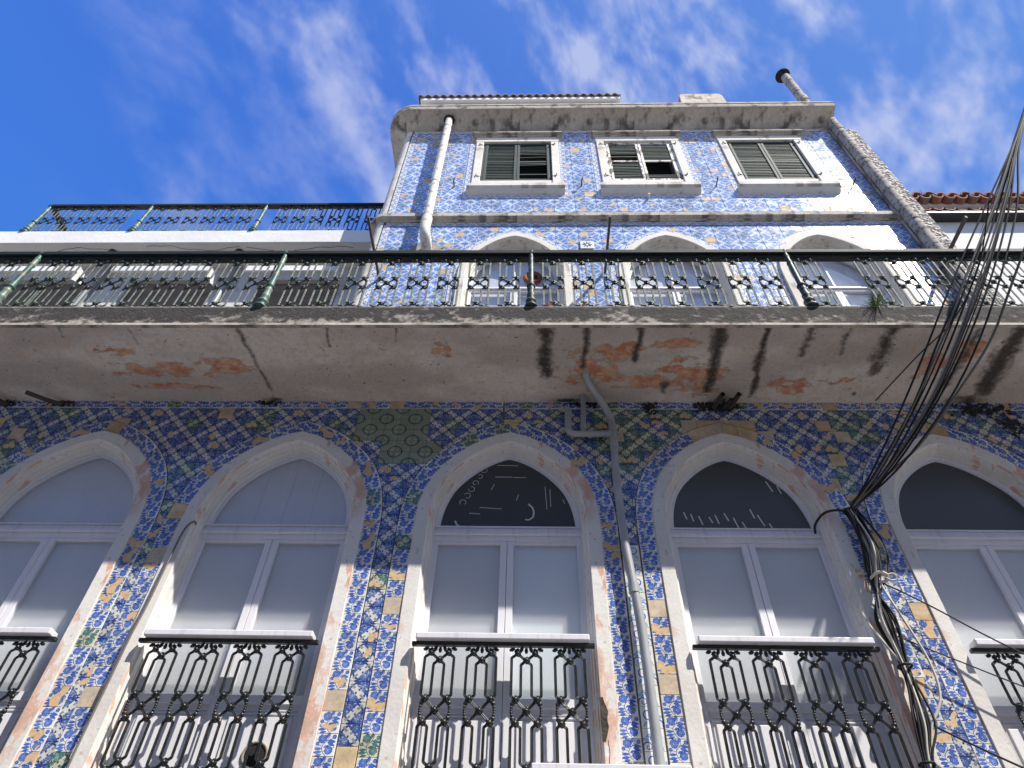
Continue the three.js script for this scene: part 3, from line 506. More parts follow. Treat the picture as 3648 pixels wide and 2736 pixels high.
    if (w === 1 && sd > 0) { const h = add('round_hole', new THREE.CylinderGeometry(0.075, 0.075, 0.006, 24), M.dark, g); h.rotation.x = Math.PI / 2; h.position.set(0.36, 3.2, -0.126); const rim = add('hole_rim', new THREE.TorusGeometry(0.082, 0.01, 8, 28), M.cement, g); rim.position.set(0.36, 3.2, -0.124); }
  }
});

{ // where the plaster of the middle door's right jamb has broken away
  const R = rng(12), P = []; for (let k = 0; k <= 9; k++) P.push([0.672, 3.27 + 0.032 * k]); for (let k = 9; k >= 0; k--) P.push([0.695 + 0.03 * Math.sin(k / 9 * 3.1) * (0.7 + R() * 0.5), 3.27 + 0.032 * k]);
  add('broken_plaster', shapeMesh(P.map(([a, b]) => new THREE.Vector2(a, b)), 0.0265, 0.0285), M.broken, house);
  add('crack', planar(tube([[0.71, 3.28, 0.027], [0.715, 3.2, 0.027], [0.708, 3.15, 0.027], [0.718, 3.05, 0.027], [0.714, 2.95, 0.027]], 0.002, 4)), M.dark, house);
}
// ---------------------------------------------------------------- long balcony: slab, soffit, weathered edge
const XO = (ov) => (ov - 1103) / 236;
const balcony = group('balcony', house);
const reBump = (x, y) => { const t = stoneBump.clone(); t.repeat.set(x, y); t.needsUpdate = true; return t; };
{
  const W = 14.4, hw = W / 2;
  const streaks = [[505, 0.95, 0.035, 0.6, 0.12], [700, 0.28, 0.03, 0.6, 0], [850, 0.2, 0.02, 0.6, 0], [1180, 0.72, 0.1, 1, 0.02], [1270, 0.6, 0.05, 0.8, 0.02], [1385, 0.5, 0.05, 0.9, 0], [1560, 0.95, 0.09, 1, 0.02], [1660, 1, 0.06, 0.95, 0.03], [1752, 0.42, 0.09, 0.6, 0], [1835, 0.4, 0.06, 0.5, 0], [1925, 0.68, 0.12, 0.75, 0], [2110, 0.9, 0.07, 0.7, -0.05], [2195, 1, 0.14, 1.05, 0.02], [100, 0.15, 0.03, 0.5, 0], [260, 0.25, 0.03, 0.4, 0.1]];
  const peelSpots = [[190, 0.32, 60, 0.1], [300, 0.55, 160, 0.14], [420, 0.52, 90, 0.2], [310, 0.78, 130, 0.07], [945, 0.3, 26, 0.16], [1290, 0.5, 90, 0.4], [1400, 0.68, 100, 0.2], [1350, 0.25, 60, 0.12], [1520, 0.6, 90, 0.4], [1760, 0.75, 60, 0.2], [1840, 0.68, 70, 0.08], [2050, 0.5, 40, 0.35], [2120, 0.3, 60, 0.2], [1480, 0.2, 80, 0.1]];
  const sofTex = tex(2048, 256, (u, v) => {
    const x = u * W - hw, f = 1 - v;   // f: 0 at the front edge, 1 at the wall
    const m = fbm(x * 1.3 + 20, f * 3 + 4, 5), n = fbm(x * 14 + 50, f * 14, 4), fi = fbm(x * 50, f * 50, 2);
    let c = mix3([214, 205, 194], [184, 174, 164], sst(0.3, 0.7, m)); c = mix3(c, [198, 170, 146], sst(0.5, 0.75, n) * 0.35);
    let pk = 0; for (const [ov, pf, wx, wf] of peelSpots) { const dx = (x - XO(ov)) / (wx / 236 * 1.1), df = (f - pf) / (wf * 0.9); pk = Math.max(pk, 1 - (dx * dx + df * df)); }
    const pn = fbm(x * 7 + 3, f * 11, 6, 4096, 0.6);
    const pe = sst(0.51, 0.59, pn * (0.62 + 0.55 * Math.max(-0.4, pk)) + 0.06 * pk);
    c = mix3(c, mix3([204, 150, 108], [186, 112, 80], sst(0.35, 0.65, n)), pe * (0.45 + 0.4 * sst(0.3, 0.6, fbm(x * 20, f * 30, 4))));
    const rim = sst(0.49, 0.52, pn * (0.62 + 0.55 * Math.max(-0.4, pk)) + 0.06 * pk) - pe; c = mix3(c, [150, 134, 120], Math.max(0, rim) * 0.6);
    let st = 0; for (const [ov, len, wd, k, lean] of streaks) { const cx = XO(ov) + lean * f + 0.05 * (fbm(f * 6 + ov, 3, 3) - 0.5), d = Math.abs(x - cx) / (wd * (0.5 + 0.9 * fbm(f * 5 + ov * 0.1, ov, 3))); st = Math.max(st, k * (1.25 - d) * sst(len, len * 0.8, f)); }
    for (const [ov, ff, rx, rf] of [[1460, 0.76, 0.07, 0.14], [1905, 0.86, 0.03, 0.04], [1600, 0.97, 0.2, 0.1], [2170, 0.96, 0.3, 0.14], [530, 0.97, 0.14, 0.05], [1240, 0.97, 0.25, 0.04], [1275, 0.62, 0.06, 0.08]]) { const dx = (x - XO(ov)) / rx, df = (f - ff) / rf; st = Math.max(st, 1.1 - Math.hypot(dx, df)); }
    const gr = fbm(x * 24 + 9, f * 22, 5, 4096, 0.65);
    c = mix3(c, [58, 53, 48], sst(0.36, 0.98, st * 0.55 + gr * 0.62) * sst(-0.05, 0.5, st) * 0.9);
    const sp = fbm(x * 30 + 70, f * 34, 3); c = mix3(c, [104, 82, 66], sst(0.8, 0.86, sp) * 0.7); return c.map((q) => q - 10 + fi * 20);
  });
  const sof = new THREE.PlaneGeometry(W, 0.962); sof.rotateX(Math.PI / 2); sof.translate(0, SOFF, 0.481);
  add('soffit', sof, std({ map: sofTex, bumpMap: reBump(7.2, 0.48), bumpScale: 0.006, roughness: 0.95 }), balcony);
  add('slab', box(-hw, hw, SOFF + 0.004, FLOOR2 - 0.03, 0.002, 0.95), M.cement, balcony);
  const edgeTex = tex(2048, 64, (u, v) => {
    const x = u * W - hw, m = fbm(x * 2 + 3, v * 2, 4), n = fbm(x * 16, v * 6, 5, 4096, 0.6), fi = fbm(x * 70, v * 22, 2);
    let c = mix3([172, 164, 152], [136, 130, 124], m); const k = n * 0.7 + m * 0.45 + 0.16 * sst(0.15, 0.7, v) - 0.1 * sst(0.22, 0.1, v);
    c = mix3(c, [50, 47, 45], sst(0.4, 0.68, k) * 0.9); c = mix3(c, [176, 170, 160], sst(0.94, 0.98, v + 0.04 * n) * 0.6); return c.map((q) => q - 14 + fi * 28);
  });
  const face = new THREE.PlaneGeometry(W, FLOOR2 - SOFF, 1, 1); face.translate(0, (FLOOR2 + SOFF) / 2, 0.985);
  const em = std({ map: edgeTex, bumpMap: reBump(7.2, 0.15), bumpScale: 0.012, roughness: 0.95 });
  add('slab_face', face, em, balcony);
  add('slab_lip', merge([box(-hw, hw, FLOOR2 - 0.03, FLOOR2, 0.0, 0.984), box(-hw, hw, SOFF + 0.002, FLOOR2 - 0.03, 0.951, 0.983), box(-hw, hw, SOFF - 0.006, SOFF + 0.03, 0.962, 0.998, 0.006)]), M.weather, balcony);
  // crumbs of broken mortar along the top edge
  const R = rng(55), cr = []; for (let k = 0; k < 240; k++) { const g = new THREE.IcosahedronGeometry(0.008 + R() * 0.016, 0); g.scale(1.4, 0.7, 1); g.translate(-6.2 + R() * 12.4, FLOOR2 + 0.004, 0.92 + R() * 0.06); cr.push(planar(g)); }
  stuff(add('mortar_crumbs', merge(cr), M.weather, balcony));
}

// black mould that has grown over the tiles below the leaking spouts: thin crusty flakes
{
  const R = rng(808), spots = [[2.06, 6.43, 0.17, 0.06, 260], [4.62, 6.4, 0.24, 0.08, 260], [4.84, 6.16, 0.1, 0.11, 130], [1.37, 6.41, 0.06, 0.07, 90], [0.72, 6.46, 0.2, 0.03, 90], [-4.62, 6.45, 0.12, 0.035, 70], [-5.2, 6.45, 0.1, 0.035, 50], [-2.5, 6.46, 0.1, 0.03, 50], [0.78, 6.05, 0.16, 0.04, 60]], fl = [];
  const gauss = () => (R() + R() + R() - 1.5) * 1.2;
  for (const [x, y, sx, sy, n] of spots) for (let k = 0; k < n; k++) { const yy = y + gauss() * sy; if (yy > SOFF - 0.01) continue; const g = new THREE.CircleGeometry(0.006 + R() * R() * 0.02, 6); g.scale(1, 0.6 + R() * 0.8, 1); g.rotateZ(R() * 3); g.rotateX((R() - 0.5) * 0.3); g.translate(x + gauss() * sx, yy, 0.0155 + R() * 0.004); fl.push(g); }
  stuff(add('mould_flakes', merge(fl), M.mould, house));
}
// ---------------------------------------------------------------- upper storey: tiles
{
  const R = rng(21), P = 0.154, T = P - 0.003, list = [], vines = [];
  const put = (arr, geo, x, y, z) => arr.push({ geo, x, y, z, rx: (R() - 0.5) * 0.05, ry: (R() - 0.5) * 0.05, rz: (R() - 0.5) * 0.006, s: seenSize(x, y) });
  const rings = UX.map((x) => shift(outline(UP, -0.1, 6.8), x)), X0 = -1.775, VW = 0.105;
  const rects = SHX.map((x) => [x - 0.69 - VW, x + 0.69 + VW, 10.92 - VW, 13.08]);
  const layRows = (yTop, yBot, rowOff) => {
    for (let r = 0; ; r++) { const cy = yTop - (r + 0.5) * P; if (cy < yBot + 0.02) break;
      for (let c = 0; c < 46; c++) {
        const cx = X0 + (c + 0.5) * P; let w = T; if (cx - P / 2 > 5.4) break; const hx = P / 2 - 0.004; let hid = false;
        for (const p of rings) if ([[-1, -1], [1, -1], [-1, 1], [1, 1]].every(([a, b]) => inside(p, cx + a * hx, cy + b * hx))) hid = true;
        for (const [x0, x1, y0, y1] of rects) if (cx - hx > x0 && cx + hx < x1 && cy - hx > y0 && cy + hx < y1) hid = true;
        if (hid) continue;
        const q = R(), kind = q < 0.02 ? 'bare' : q < 0.14 ? 'latticeChip' : 'lattice';
        put(list, tileGeo(T, T, pick(R, kinds[kind]), c % 2 === 1, r % 2 === (rowOff ? 0 : 1)), cx, cy, 0.001);
      } }
  };
  layRows(10.01, 7.9, 0); layRows(13.18, 10.24, 1);
  const vineAt = (x, y, w, h, rot) => { const q = R(); put(vines, tileGeo(w, h, q < 0.04 ? pick(R, kinds.bare) : q < 0.1 ? kinds.vine[2] : kinds.vine[R() < 0.5 ? 0 : 1], false, false, rot), x, y, 0.004); };
  for (let c = 0; c < 47; c++) { const x = -1.85 + (c + 0.5) * P; if (x > 5.36) break; vineAt(x, 13.235, T, 0.1, 0); vineAt(x, 10.06, T, 0.088, 0); }
  for (const [y0, y1] of [[7.9, 10.01], [10.26, 13.18]]) for (let y = y0 + P / 2; y < y1; y += P) vineAt(-1.826, y, 0.1, T, 1);
  for (const [x0, x1, y0, y1] of rects) { for (let y = y1 - P / 2; y > y0 + VW; y -= P) { vineAt(x0 + VW / 2 - 0.002, y, VW - 0.004, T, 1); vineAt(x1 - VW / 2 + 0.002, y, VW - 0.004, T, 1); } for (let x = x0 + P / 2; x < x1; x += P) vineAt(x, y0 + VW / 2, T, VW - 0.004, 0); }
  UX.forEach((wx) => {   // border round the arches
    const a = archHalf(UP.hw, UP.sy, UP.ay, 0.004, 96), b = archHalf(UP.hw, UP.sy, UP.ay, -0.1, 96), n = 8;
    for (const sd of [-1, 1]) for (let k = 0; k < n; k++) {
      const i0 = k * 12, i1 = i0 + 12, [u0, v0, u1, v1] = cellUV(kinds.vine[R() < 0.5 ? 0 : 1]), Pp = [], U = [], A0 = a[i0 + 6], B0 = b[i0 + 6], ox = (A0.x + B0.x) / 2, oy = (A0.y + B0.y) / 2;
      for (let m = i0; m < i1; m += 3) {
        const V = (p) => [(p.x - ox) * (sd < 0 ? 1 : -1), p.y - oy, 0.009], q = [a[m], b[m], b[m + 3], a[m + 3]], s0 = (m - i0) / 12, s1 = (m + 3 - i0) / 12;
        const uv = [[mix(u0, u1, s0), v0], [mix(u0, u1, s0), v1], [mix(u0, u1, s1), v1], [mix(u0, u1, s1), v0]];
        for (const t of sd < 0 ? [0, 2, 1, 0, 3, 2] : [0, 1, 2, 0, 2, 3]) { Pp.push(...V(q[t])); U.push(...uv[t]); }
      }
      const g = new THREE.BufferGeometry(); g.setAttribute('position', new THREE.Float32BufferAttribute(Pp, 3)); g.setAttribute('uv', new THREE.Float32BufferAttribute(U, 2)); g.computeVertexNormals();
      put(vines, g, wx + (sd < 0 ? ox : -ox), oy, 0.003);
    }
    for (const sd of [-1, 1]) for (let y = UP.sy - P / 2; y > 7.9; y -= P) vineAt(wx + sd * (UP.hw + 0.052), y, 0.1, T, 1);
  });
  layTiles(list, 'lattice_tile', house); layTiles(vines, 'vine_tile', house);
}
// ---------------------------------------------------------------- upper pointed windows
UX.forEach((wx, w) => {
  const g = group('pointed_window', house, [wx, 0, 0]); g.userData.label = ['pointed window with a rusty round vent hole, behind the long railing', 'pointed window between the plaque and the railing post', 'pointed window at the glaring right end of the wall'][w];
  add('stone_surround', sweep(UP, [[0, 0], [0, 0.045], [0.004, 0.05], [0.09, 0.05], [0.095, 0.045], [0.096, -0.06], [0.115, -0.075], [0.12, -0.1], [0.13, -0.105], [0.13, -0.24]]), M.upperStone, g);
  add('frame', sweep(UP, [[0.12, -0.22], [0.12, -0.15], [0.135, -0.15], [0.14, -0.16], [0.165, -0.16], [0.165, -0.2]]), M.wood, g);
  const ty = 8.72;
  add('transom', merge([box(-0.59, 0.59, ty - 0.05, ty + 0.05, -0.2, -0.155), box(-0.59, 0.59, ty - 0.01, ty + 0.012, -0.155, -0.135, 0.004)]), M.wood, g);
  const fan = outline(UP, 0.16, ty + 0.03), half = (sd) => { const p = fan.filter((q) => q.x * sd >= 0.012); const top = fan.reduce((a, b) => (b.y > a.y ? b : a)); return sd < 0 ? [...p, new THREE.Vector2(-0.012, top.y - 0.008), new THREE.Vector2(-0.012, ty + 0.03)] : [new THREE.Vector2(0.012, ty + 0.03), new THREE.Vector2(0.012, top.y - 0.008), ...p]; };
  for (const sd of [-1, 1]) add('fanlight_pane', shapeMesh(half(sd), -0.186, -0.182), M.glass, g);
  add('glazing_bar', box(-0.013, 0.013, ty + 0.04, 9.63, -0.195, -0.165, 0.004), M.wood, g);
  for (const sd of [-1, 1]) {
    const X = (a, b) => (sd < 0 ? [-b, -a] : [a, b]);
    add('meeting_stile', box(...X(0.002, 0.045), 6.82, ty - 0.05, -0.205, -0.16, 0.004), M.wood, g);
    add('outer_stile', box(...X(0.545, 0.592), 6.82, ty - 0.05, -0.205, -0.162, 0.004), M.wood, g);
    add('window_pane', box(...X(0.045, 0.545), 7.0, ty - 0.05, -0.187, -0.183), M.glass, g);
    add('glazing_bar', box(...X(0.045, 0.545), 8.26, 8.285, -0.2, -0.17, 0.003), M.wood, g);
  }
  add('curtain', box(-0.6, 0.6, 6.85, 9.68, -0.26, -0.245), M.curtain, g);
  if (w === 0) { const t = add('vent_hole', new THREE.TorusGeometry(0.1, 0.03, 10, 24), M.rust, g); t.position.set(0.24, 9.0, -0.17); const d = add('vent_backing', new THREE.CylinderGeometry(0.09, 0.09, 0.01, 20), M.dark, g); d.rotation.x = Math.PI / 2; d.position.set(0.24, 9.0, -0.176); }
});
// ---------------------------------------------------------------- shuttered windows of the top floor
function shutterLeaf(g, x0, x1, opt) {
  const y0 = 11.4, y1 = 12.775, z = 0.008, fm = opt.frame || M.shutter, st = 0.042, ym = opt.mid || 12.12;
  const leaf = add('shutter', merge([box(x0, x0 + st, y0, y1, z - 0.03, z, 0.004), box(x1 - st, x1, y0, y1, z - 0.03, z, 0.004), box(x0 + st, x1 - st, y0, y0 + 0.05, z - 0.03, z - 0.002), box(x0 + st, x1 - st, y1 - 0.05, y1, z - 0.03, z - 0.002), box(x0 + st, x1 - st, ym - 0.018, ym + 0.018, z - 0.03, z - 0.012)]), fm, g);
  const R = rng(opt.seed), s = [];
  for (const [a, b, gapTop] of [[y0 + 0.05, ym - 0.03, opt.lower], [ym + 0.03, y1 - 0.05, opt.upper]]) {
    const n = Math.round((b - a) / 0.056);
    for (let k = 0; k < n; k++) {
      const f = (k + 0.5) / n; if (gapTop && f > gapTop[0] && f < gapTop[1] && R() < gapTop[2]) continue;
      const b2 = new THREE.BoxGeometry(x1 - x0 - 2 * st + 0.01, 0.031, 0.009); b2.rotateX(-0.25 + (R() - 0.5) * 0.12); b2.rotateZ(gapTop ? (R() - 0.5) * 0.12 : (R() - 0.5) * 0.012); b2.translate((x0 + x1) / 2, a + (b - a) * f, z - 0.018); s.push(planar(b2, 0.5));
    }
  }
  stuff(add('slats', merge(s), M.slat, g)); return leaf;
}
SHX.forEach((wx, w) => {
  const g = group('shuttered_window', house, [wx, 0, 0]); g.userData.label = ['shuttered window with loose slats beside the tall drainpipe', 'shuttered window with peeling white frames and missing slats', 'shuttered window with all its green slats closed'][w];
  add('stone_surround', merge([box(-0.69, -0.565, 11.1, 12.83, -0.2, 0.04, 0.008), box(0.565, 0.69, 11.1, 12.83, -0.2, 0.04, 0.008), box(-0.7, 0.7, 12.78, 12.95, -0.2, 0.045, 0.008)]), M.upperStone, g);
  add('lintel_moulding', merge([box(-0.76, 0.76, 12.98, 13.05, 0, 0.12, 0.01), box(-0.74, 0.74, 12.95, 12.98, 0, 0.08, 0.008)]), M.weather, g);
  const sp = [[0, 0], [0.04, 0.02], [0.09, 0.07], [0.125, 0.11], [0.125, 0.19], [0, 0.2]], s = new THREE.Shape(sp.map(([z, y]) => new THREE.Vector2(z, y))), sg = new THREE.ExtrudeGeometry(s, { depth: 1.48, bevelEnabled: false }); sg.rotateY(-Math.PI / 2); sg.translate(0.74, 10.91, 0);
  add('sill', planar(sg, 0.5), M.upperStone, g);
  add('sub_sill', box(-0.575, 0.575, 11.105, 11.385, -0.3, 0.02), M.upperStone, g);
  add('room_dark', box(-0.6, 0.6, 11.3, 12.85, -0.34, -0.335), M.dark, g);
  const fm = w === 1 ? M.peeled : M.shutter;
  add('wood_frame', merge([box(-0.575, -0.53, 11.385, 12.78, -0.1, 0.0), box(0.53, 0.575, 11.385, 12.78, -0.1, 0.0), box(-0.53, 0.53, 12.76, 12.785, -0.1, 0.0), box(-0.03, 0.03, 11.385, 12.76, -0.08, -0.03)]), fm, g);
  shutterLeaf(g, -0.53, -0.004, { seed: 1 + w * 2, frame: fm, mid: 12.1, upper: w === 1 ? [0, 0.35, 0.9] : null, lower: w === 1 ? [0.6, 1, 0.4] : null });
  shutterLeaf(g, 0.004, 0.53, { seed: 2 + w * 2, frame: fm, mid: 12.1, upper: w === 0 ? [0.0, 0.4, 0.8] : null, lower: w === 0 ? [0.05, 0.8, 0.8] : w === 1 ? [0.3, 1, 1] : null });
  for (const sx of [-1, 1]) for (const y of [11.5, 12.66]) { add('hinge', merge([bar([sx * 0.53, y, 0.02], [sx * 0.63, y - 0.01, 0.055], 0.007), bar([sx * 0.63, y - 0.01, 0.055], [sx * 0.63, y + 0.04, 0.055], 0.008)]), M.rod, g); }
});

// ---------------------------------------------------------------- cornice, string course, corner moulding
function sweepPath(path, prof) {   // path: [[x,z,nx,nz]], prof: [[out,y]]
  const pos = []; for (let i = 0; i + 1 < path.length; i++) for (let k = 0; k + 1 < prof.length; k++) { const V = (p, q) => [p[0] + p[2] * q[0], q[1], p[1] + p[3] * q[0]]; const a = V(path[i], prof[k]), b = V(path[i + 1], prof[k]), c = V(path[i + 1], prof[k + 1]), d = V(path[i], prof[k + 1]); pos.push(...a, ...b, ...c, ...a, ...c, ...d); }
  const g = new THREE.BufferGeometry(); g.setAttribute('position', new THREE.Float32BufferAttribute(pos, 3)); g.computeVertexNormals(); return planar(toCreasedNormals(g, 0.5), 0.5);
}
const roundedPath = (xl, xr, r, back, n = 9) => { const p = [[xl, back, -1, 0]]; for (let k = 0; k <= n; k++) { const a = Math.PI / 2 * k / n; p.push([xl + r - r * Math.cos(a), -r + r * Math.sin(a), -Math.cos(a), Math.sin(a)]); } p.push([xr, 0, 0, 1]); return p; };
add('cornice', merge([sweepPath(roundedPath(-1.98, 5.42, 0.12, -3.5), [[0, 13.26], [0.012, 13.262], [0.012, 13.3], [0.03, 13.305], [0.07, 13.33], [0.14, 13.375], [0.23, 13.42], [0.31, 13.45], [0.345, 13.455], [0.35, 13.47], [0.35, 13.57], [0.36, 13.575], [0.36, 13.62], [0, 13.62]]), box(5.405, 5.42, 13.45, 13.6, 0, 0.33), planar((() => { const s = new THREE.Shape([[0, 13.262], [0.03, 13.305], [0.07, 13.33], [0.14, 13.375], [0.23, 13.42], [0.345, 13.455], [0.35, 13.57], [0, 13.58]].map(([a, b]) => new THREE.Vector2(-a, b))); const e = new THREE.ExtrudeGeometry(s, { depth: 0.012, bevelEnabled: false }); e.rotateY(Math.PI / 2); e.translate(5.41, 0, 0); return e; })(), 0.5)]), M.weather, house);
add('string_course', sweepPath(roundedPath(-1.99, 5.44, 0.1, -3.0), [[0, 10.1], [0.03, 10.105], [0.05, 10.13], [0.09, 10.14], [0.1, 10.15], [0.1, 10.235], [0.09, 10.245], [0, 10.25]]), M.weather, house);
for (const [y0, y1] of [[6.82, 10.1], [10.25, 13.26]]) add('corner_moulding', sweepPath(roundedPath(-1.985, -1.88, 0.1, -0.6), [[0, y0], [0.03, y0], [0.03, y1], [0, y1]]), M.upperStone, house);
add('end_pilaster', merge([box(5.32, 5.44, 6.82, 10.1, 0, 0.05, 0.01), box(5.32, 5.44, 10.25, 13.26, 0, 0.05, 0.01)]), M.weather, house);
add('party_wall', merge([box(5.445, 5.74, 6.82, 13.05, -4.0, 0.06, 0.02), (() => { const c = new THREE.CylinderGeometry(0.146, 0.146, 4.0, 14, 1, false, Math.PI / 2 - Math.PI / 2, Math.PI); c.rotateX(Math.PI / 2); c.rotateZ(Math.PI / 2); c.translate(5.593, 13.04, -1.95); return planar(c, 0.5); })()]), M.pebble, house);

// ================================================================== THE WING WITH THE ROOF TERRACE
const wing = group('terrace_wing');
tag(wing, 'low grey rendered wing with louvred windows under a white roof terrace edge', 'building');
{
  const ZW = -1.17, HX = [[-8.7, -6.72], [-6.2, -4.68], [-4.15, -2.7]];
  add('wall', wallGeo(-9, -1.98, FLOOR2, 10.8, HX.map(([a, b]) => rect(a + 0.08, b - 0.08, 8.3, 10.5)), ZW - 0.3, ZW), M.render, wing);
  add('terrace_slab', merge([box(-9, -1.985, 10.79, 11.1, -4.5, -0.72), box(-9, -1.985, 10.78, 11.14, -0.72, -0.69, 0.01)]), M.neighbour, wing);
  add('end_wall', box(-9.3, -9, FLOOR2, 10.78, -4.5, ZW), M.render, wing);
  HX.forEach(([a, b]) => {
    const g = group('louvred_window', wing);
    add('hood', merge([box(a, b, 10.15, 10.285, -0.84, -0.8, 0.006)]), M.neighbour, g); add('lintel', box(a + 0.08, b - 0.08, 10.42, 10.5, ZW - 0.06, ZW + 0.02), M.render, g);
    { const s = new THREE.Shape([[0.841, 10.28], [1.165, 10.28], [1.165, 10.2], [0.841, 9.98]].map(([q, y]) => new THREE.Vector2(q, y))), e = new THREE.ExtrudeGeometry(s, { depth: 0.02, bevelEnabled: false }); e.rotateY(Math.PI / 2); e.translate(b - 0.02, 0, 0); add('hood_side', planar(e, 0.5), M.neighbour, g); }
    const s = []; for (let y = 8.35; y < 10.42; y += 0.062) { const q = new THREE.BoxGeometry(b - a - 0.16, 0.058, 0.014); q.rotateX(0.25); q.translate((a + b) / 2, y, ZW - 0.08); s.push(q); }
    s.forEach((q) => add('slat', planar(q, 0.5), M.brownSlat, g));
    add('backing', box(a + 0.08, b - 0.08, 8.3, 10.5, ZW - 0.14, ZW - 0.12), M.dark, g);
  });
  { const R = rng(66); for (const [x0, x1, z0] of [[-7.6, -5.9, -0.83], [-5.9, -4.4, -0.8], [-4.3, -2.6, -0.82]]) { const P = []; for (let k = 0; k <= 14; k++) P.push([mix(x0, x1, k / 14), 10.7885, z0 + 0.04 * Math.sin(k * 0.5 + x0) + (R() - 0.5) * 0.03]); add('crack', planar(tube(P, 0.004, 4, 60)), M.dark, wing); } }
  for (const x of [-6.64, -4.56]) { const g = add('wall_pipe', bar([x, FLOOR2, ZW + 0.06], [x, 10.78, ZW + 0.06], 0.045, 12), M.pvc, wing); }
  for (const [x, z] of [[-6.47, -0.88], [-4.43, -0.88]]) { const d = tag(add('soffit_lamp', lathe([[0.001, -0.07], [0.05, -0.055], [0.07, -0.02], [0.075, 0], [0.001, 0]], 16), M.black), x === -6.47 ? 'small black dome lamp under the terrace soffit, nearer the left railing post' : 'small black dome lamp under the terrace soffit, nearer the tiled tower', 'lamp', 'dome lamps under the terrace'); d.position.set(x, 10.779, z); }
}

// ================================================================== RAILINGS
function panelParts() {   // one cast panel about its middle: bars, beads, rosettes, top foliage
  const S = [], r = 0.0056, seg = (pts) => {   // each bar is a flat strip with two raised ridges
    for (let i = 0; i + 1 < pts.length; i++) { const [ax, ay] = pts[i], [bx, by] = pts[i + 1], l = Math.hypot(bx - ax, by - ay), nx = -(by - ay) / l * 0.005, ny = (bx - ax) / l * 0.005; for (const s of [-1, 1]) S.push(bar([ax + nx * s, ay + ny * s, 0.001], [bx + nx * s, by + ny * s, 0.001], r)); }
    pts.slice(1, -1).forEach((p) => { const b = new THREE.IcosahedronGeometry(r * 1.75, 0); b.scale(1, 1, 0.55); b.translate(p[0], p[1], 0); S.push(b); }); };
  const orn = [];
  for (const sx of [-1, 1]) for (const sy of [-1, 1]) {
    const m = (a) => a.map(([x, y]) => [x * sx, y * sy]);
    seg(m([[0, 0], [0.075, 0.078]])); seg(m([[0.075, 0.078], [0.105, 0.105], [0.105, 0.372], [0.062, 0.402], [0, 0.352]])); seg(m([[0.075, 0.078], [0.038, 0.105], [0.038, 0.322], [0, 0.352]]));
    for (const [x, y, k] of [[0.094, 0.05, 0.0175], [0.1, 0.026, 0.0115], [0.102, 0.008, 0.0105]]) { const b = new THREE.IcosahedronGeometry(k, 1); b.translate(x * sx, y * sy, 0); S.push(b); }
  }
  const ros = (x, y, k) => { for (let a = 0; a < 5; a++) { const b = new THREE.IcosahedronGeometry(k * 0.55, 0); b.translate(x + Math.cos(a * 1.257) * k * 0.6, y + Math.sin(a * 1.257) * k * 0.6, 0.006); S.push(b); } const c = new THREE.IcosahedronGeometry(k * 0.7, 1); c.scale(1, 1, 1.3); c.translate(x, y, 0.004); S.push(c); };
  ros(0, 0, 0.029); for (const sx of [-1, 1]) for (const sy of [-1, 1]) { ros(0.075 * sx, 0.078 * sy, 0.028); ros(0.062 * sx, 0.402 * sy, 0.024); } ros(0, 0.352, 0.027); ros(0, -0.352, 0.027);
  const leaf = (x, y, k, rot) => { const b = new THREE.IcosahedronGeometry(k, 0); b.scale(0.75, 1.2, 0.6); b.rotateZ(rot); b.translate(x, y, 0); S.push(b); };
  for (const sy of [-1, 1]) for (let k = -3; k <= 3; k++) { leaf(k * 0.034, sy * (0.43 + (k % 2 ? 0.004 : -0.004)), 0.021, k * 0.4); }
  return merge(S.map((g) => planar(g, 1)));
}
const panelGeo = panelParts();
const postGeo = (() => { const g = lathe([[0.001, 0], [0.062, 0], [0.066, 0.012], [0.062, 0.03], [0.04, 0.045], [0.036, 0.07], [0.05, 0.085], [0.056, 0.1], [0.05, 0.118], [0.034, 0.13], [0.032, 0.15], [0.042, 0.175], [0.043, 0.2], [0.033, 0.225], [0.036, 0.235], [0.036, 0.245], [0.03, 0.255], [0.038, 0.28], [0.038, 0.3], [0.028, 0.325], [0.044, 0.338], [0.046, 0.352], [0.04, 0.362], [0.028, 0.37], [0.0275, 0.5], [0.026, 0.72], [0.032, 0.728], [0.032, 0.742], [0.025, 0.75], [0.024, 0.83], [0.03, 0.838], [0.03, 0.85], [0.023, 0.86], [0.022, 0.92], [0.03, 0.935], [0.031, 0.95], [0.025, 0.965], [0.001, 0.97]], 16); return planar(g, 1); })();
// iron guards of the five balcony doors
{
  const labels = ['black iron guard of the far left balcony door, cut by the frame', 'black iron guard in front of the door with the round hole', 'black iron guard of the middle door, under the scribbled fanlight', 'black iron guard under the dashed fanlight, next to the hanging cables', 'black iron guard of the far right balcony door, cut by the frame'];
  WX.forEach((wx, w) => {
    const g = tag(group('window_guard', scene, [wx, 2.95, 0.055]), labels[w], 'railing', 'iron guards of the balcony doors');
    add('handrail', box(-0.64 + 0.012 * (w % 2), 0.63, 0.976, 1.026, -0.05, 0.06, 0.01), M.rail, g);
    add('top_bar', box(-0.668, 0.668, 0.947, 0.975, -0.02, 0.02, 0.004), M.iron, g);
    add('bottom_bar', box(-0.668, 0.668, 0.03, 0.058, -0.015, 0.015, 0.003), M.iron, g);
    for (const px of [-0.456, -0.151, 0.17, 0.481]) { const p = add('cast_panel', panelGeo, M.iron, g); p.position.set(px, 0.492, 0); }
  });
}
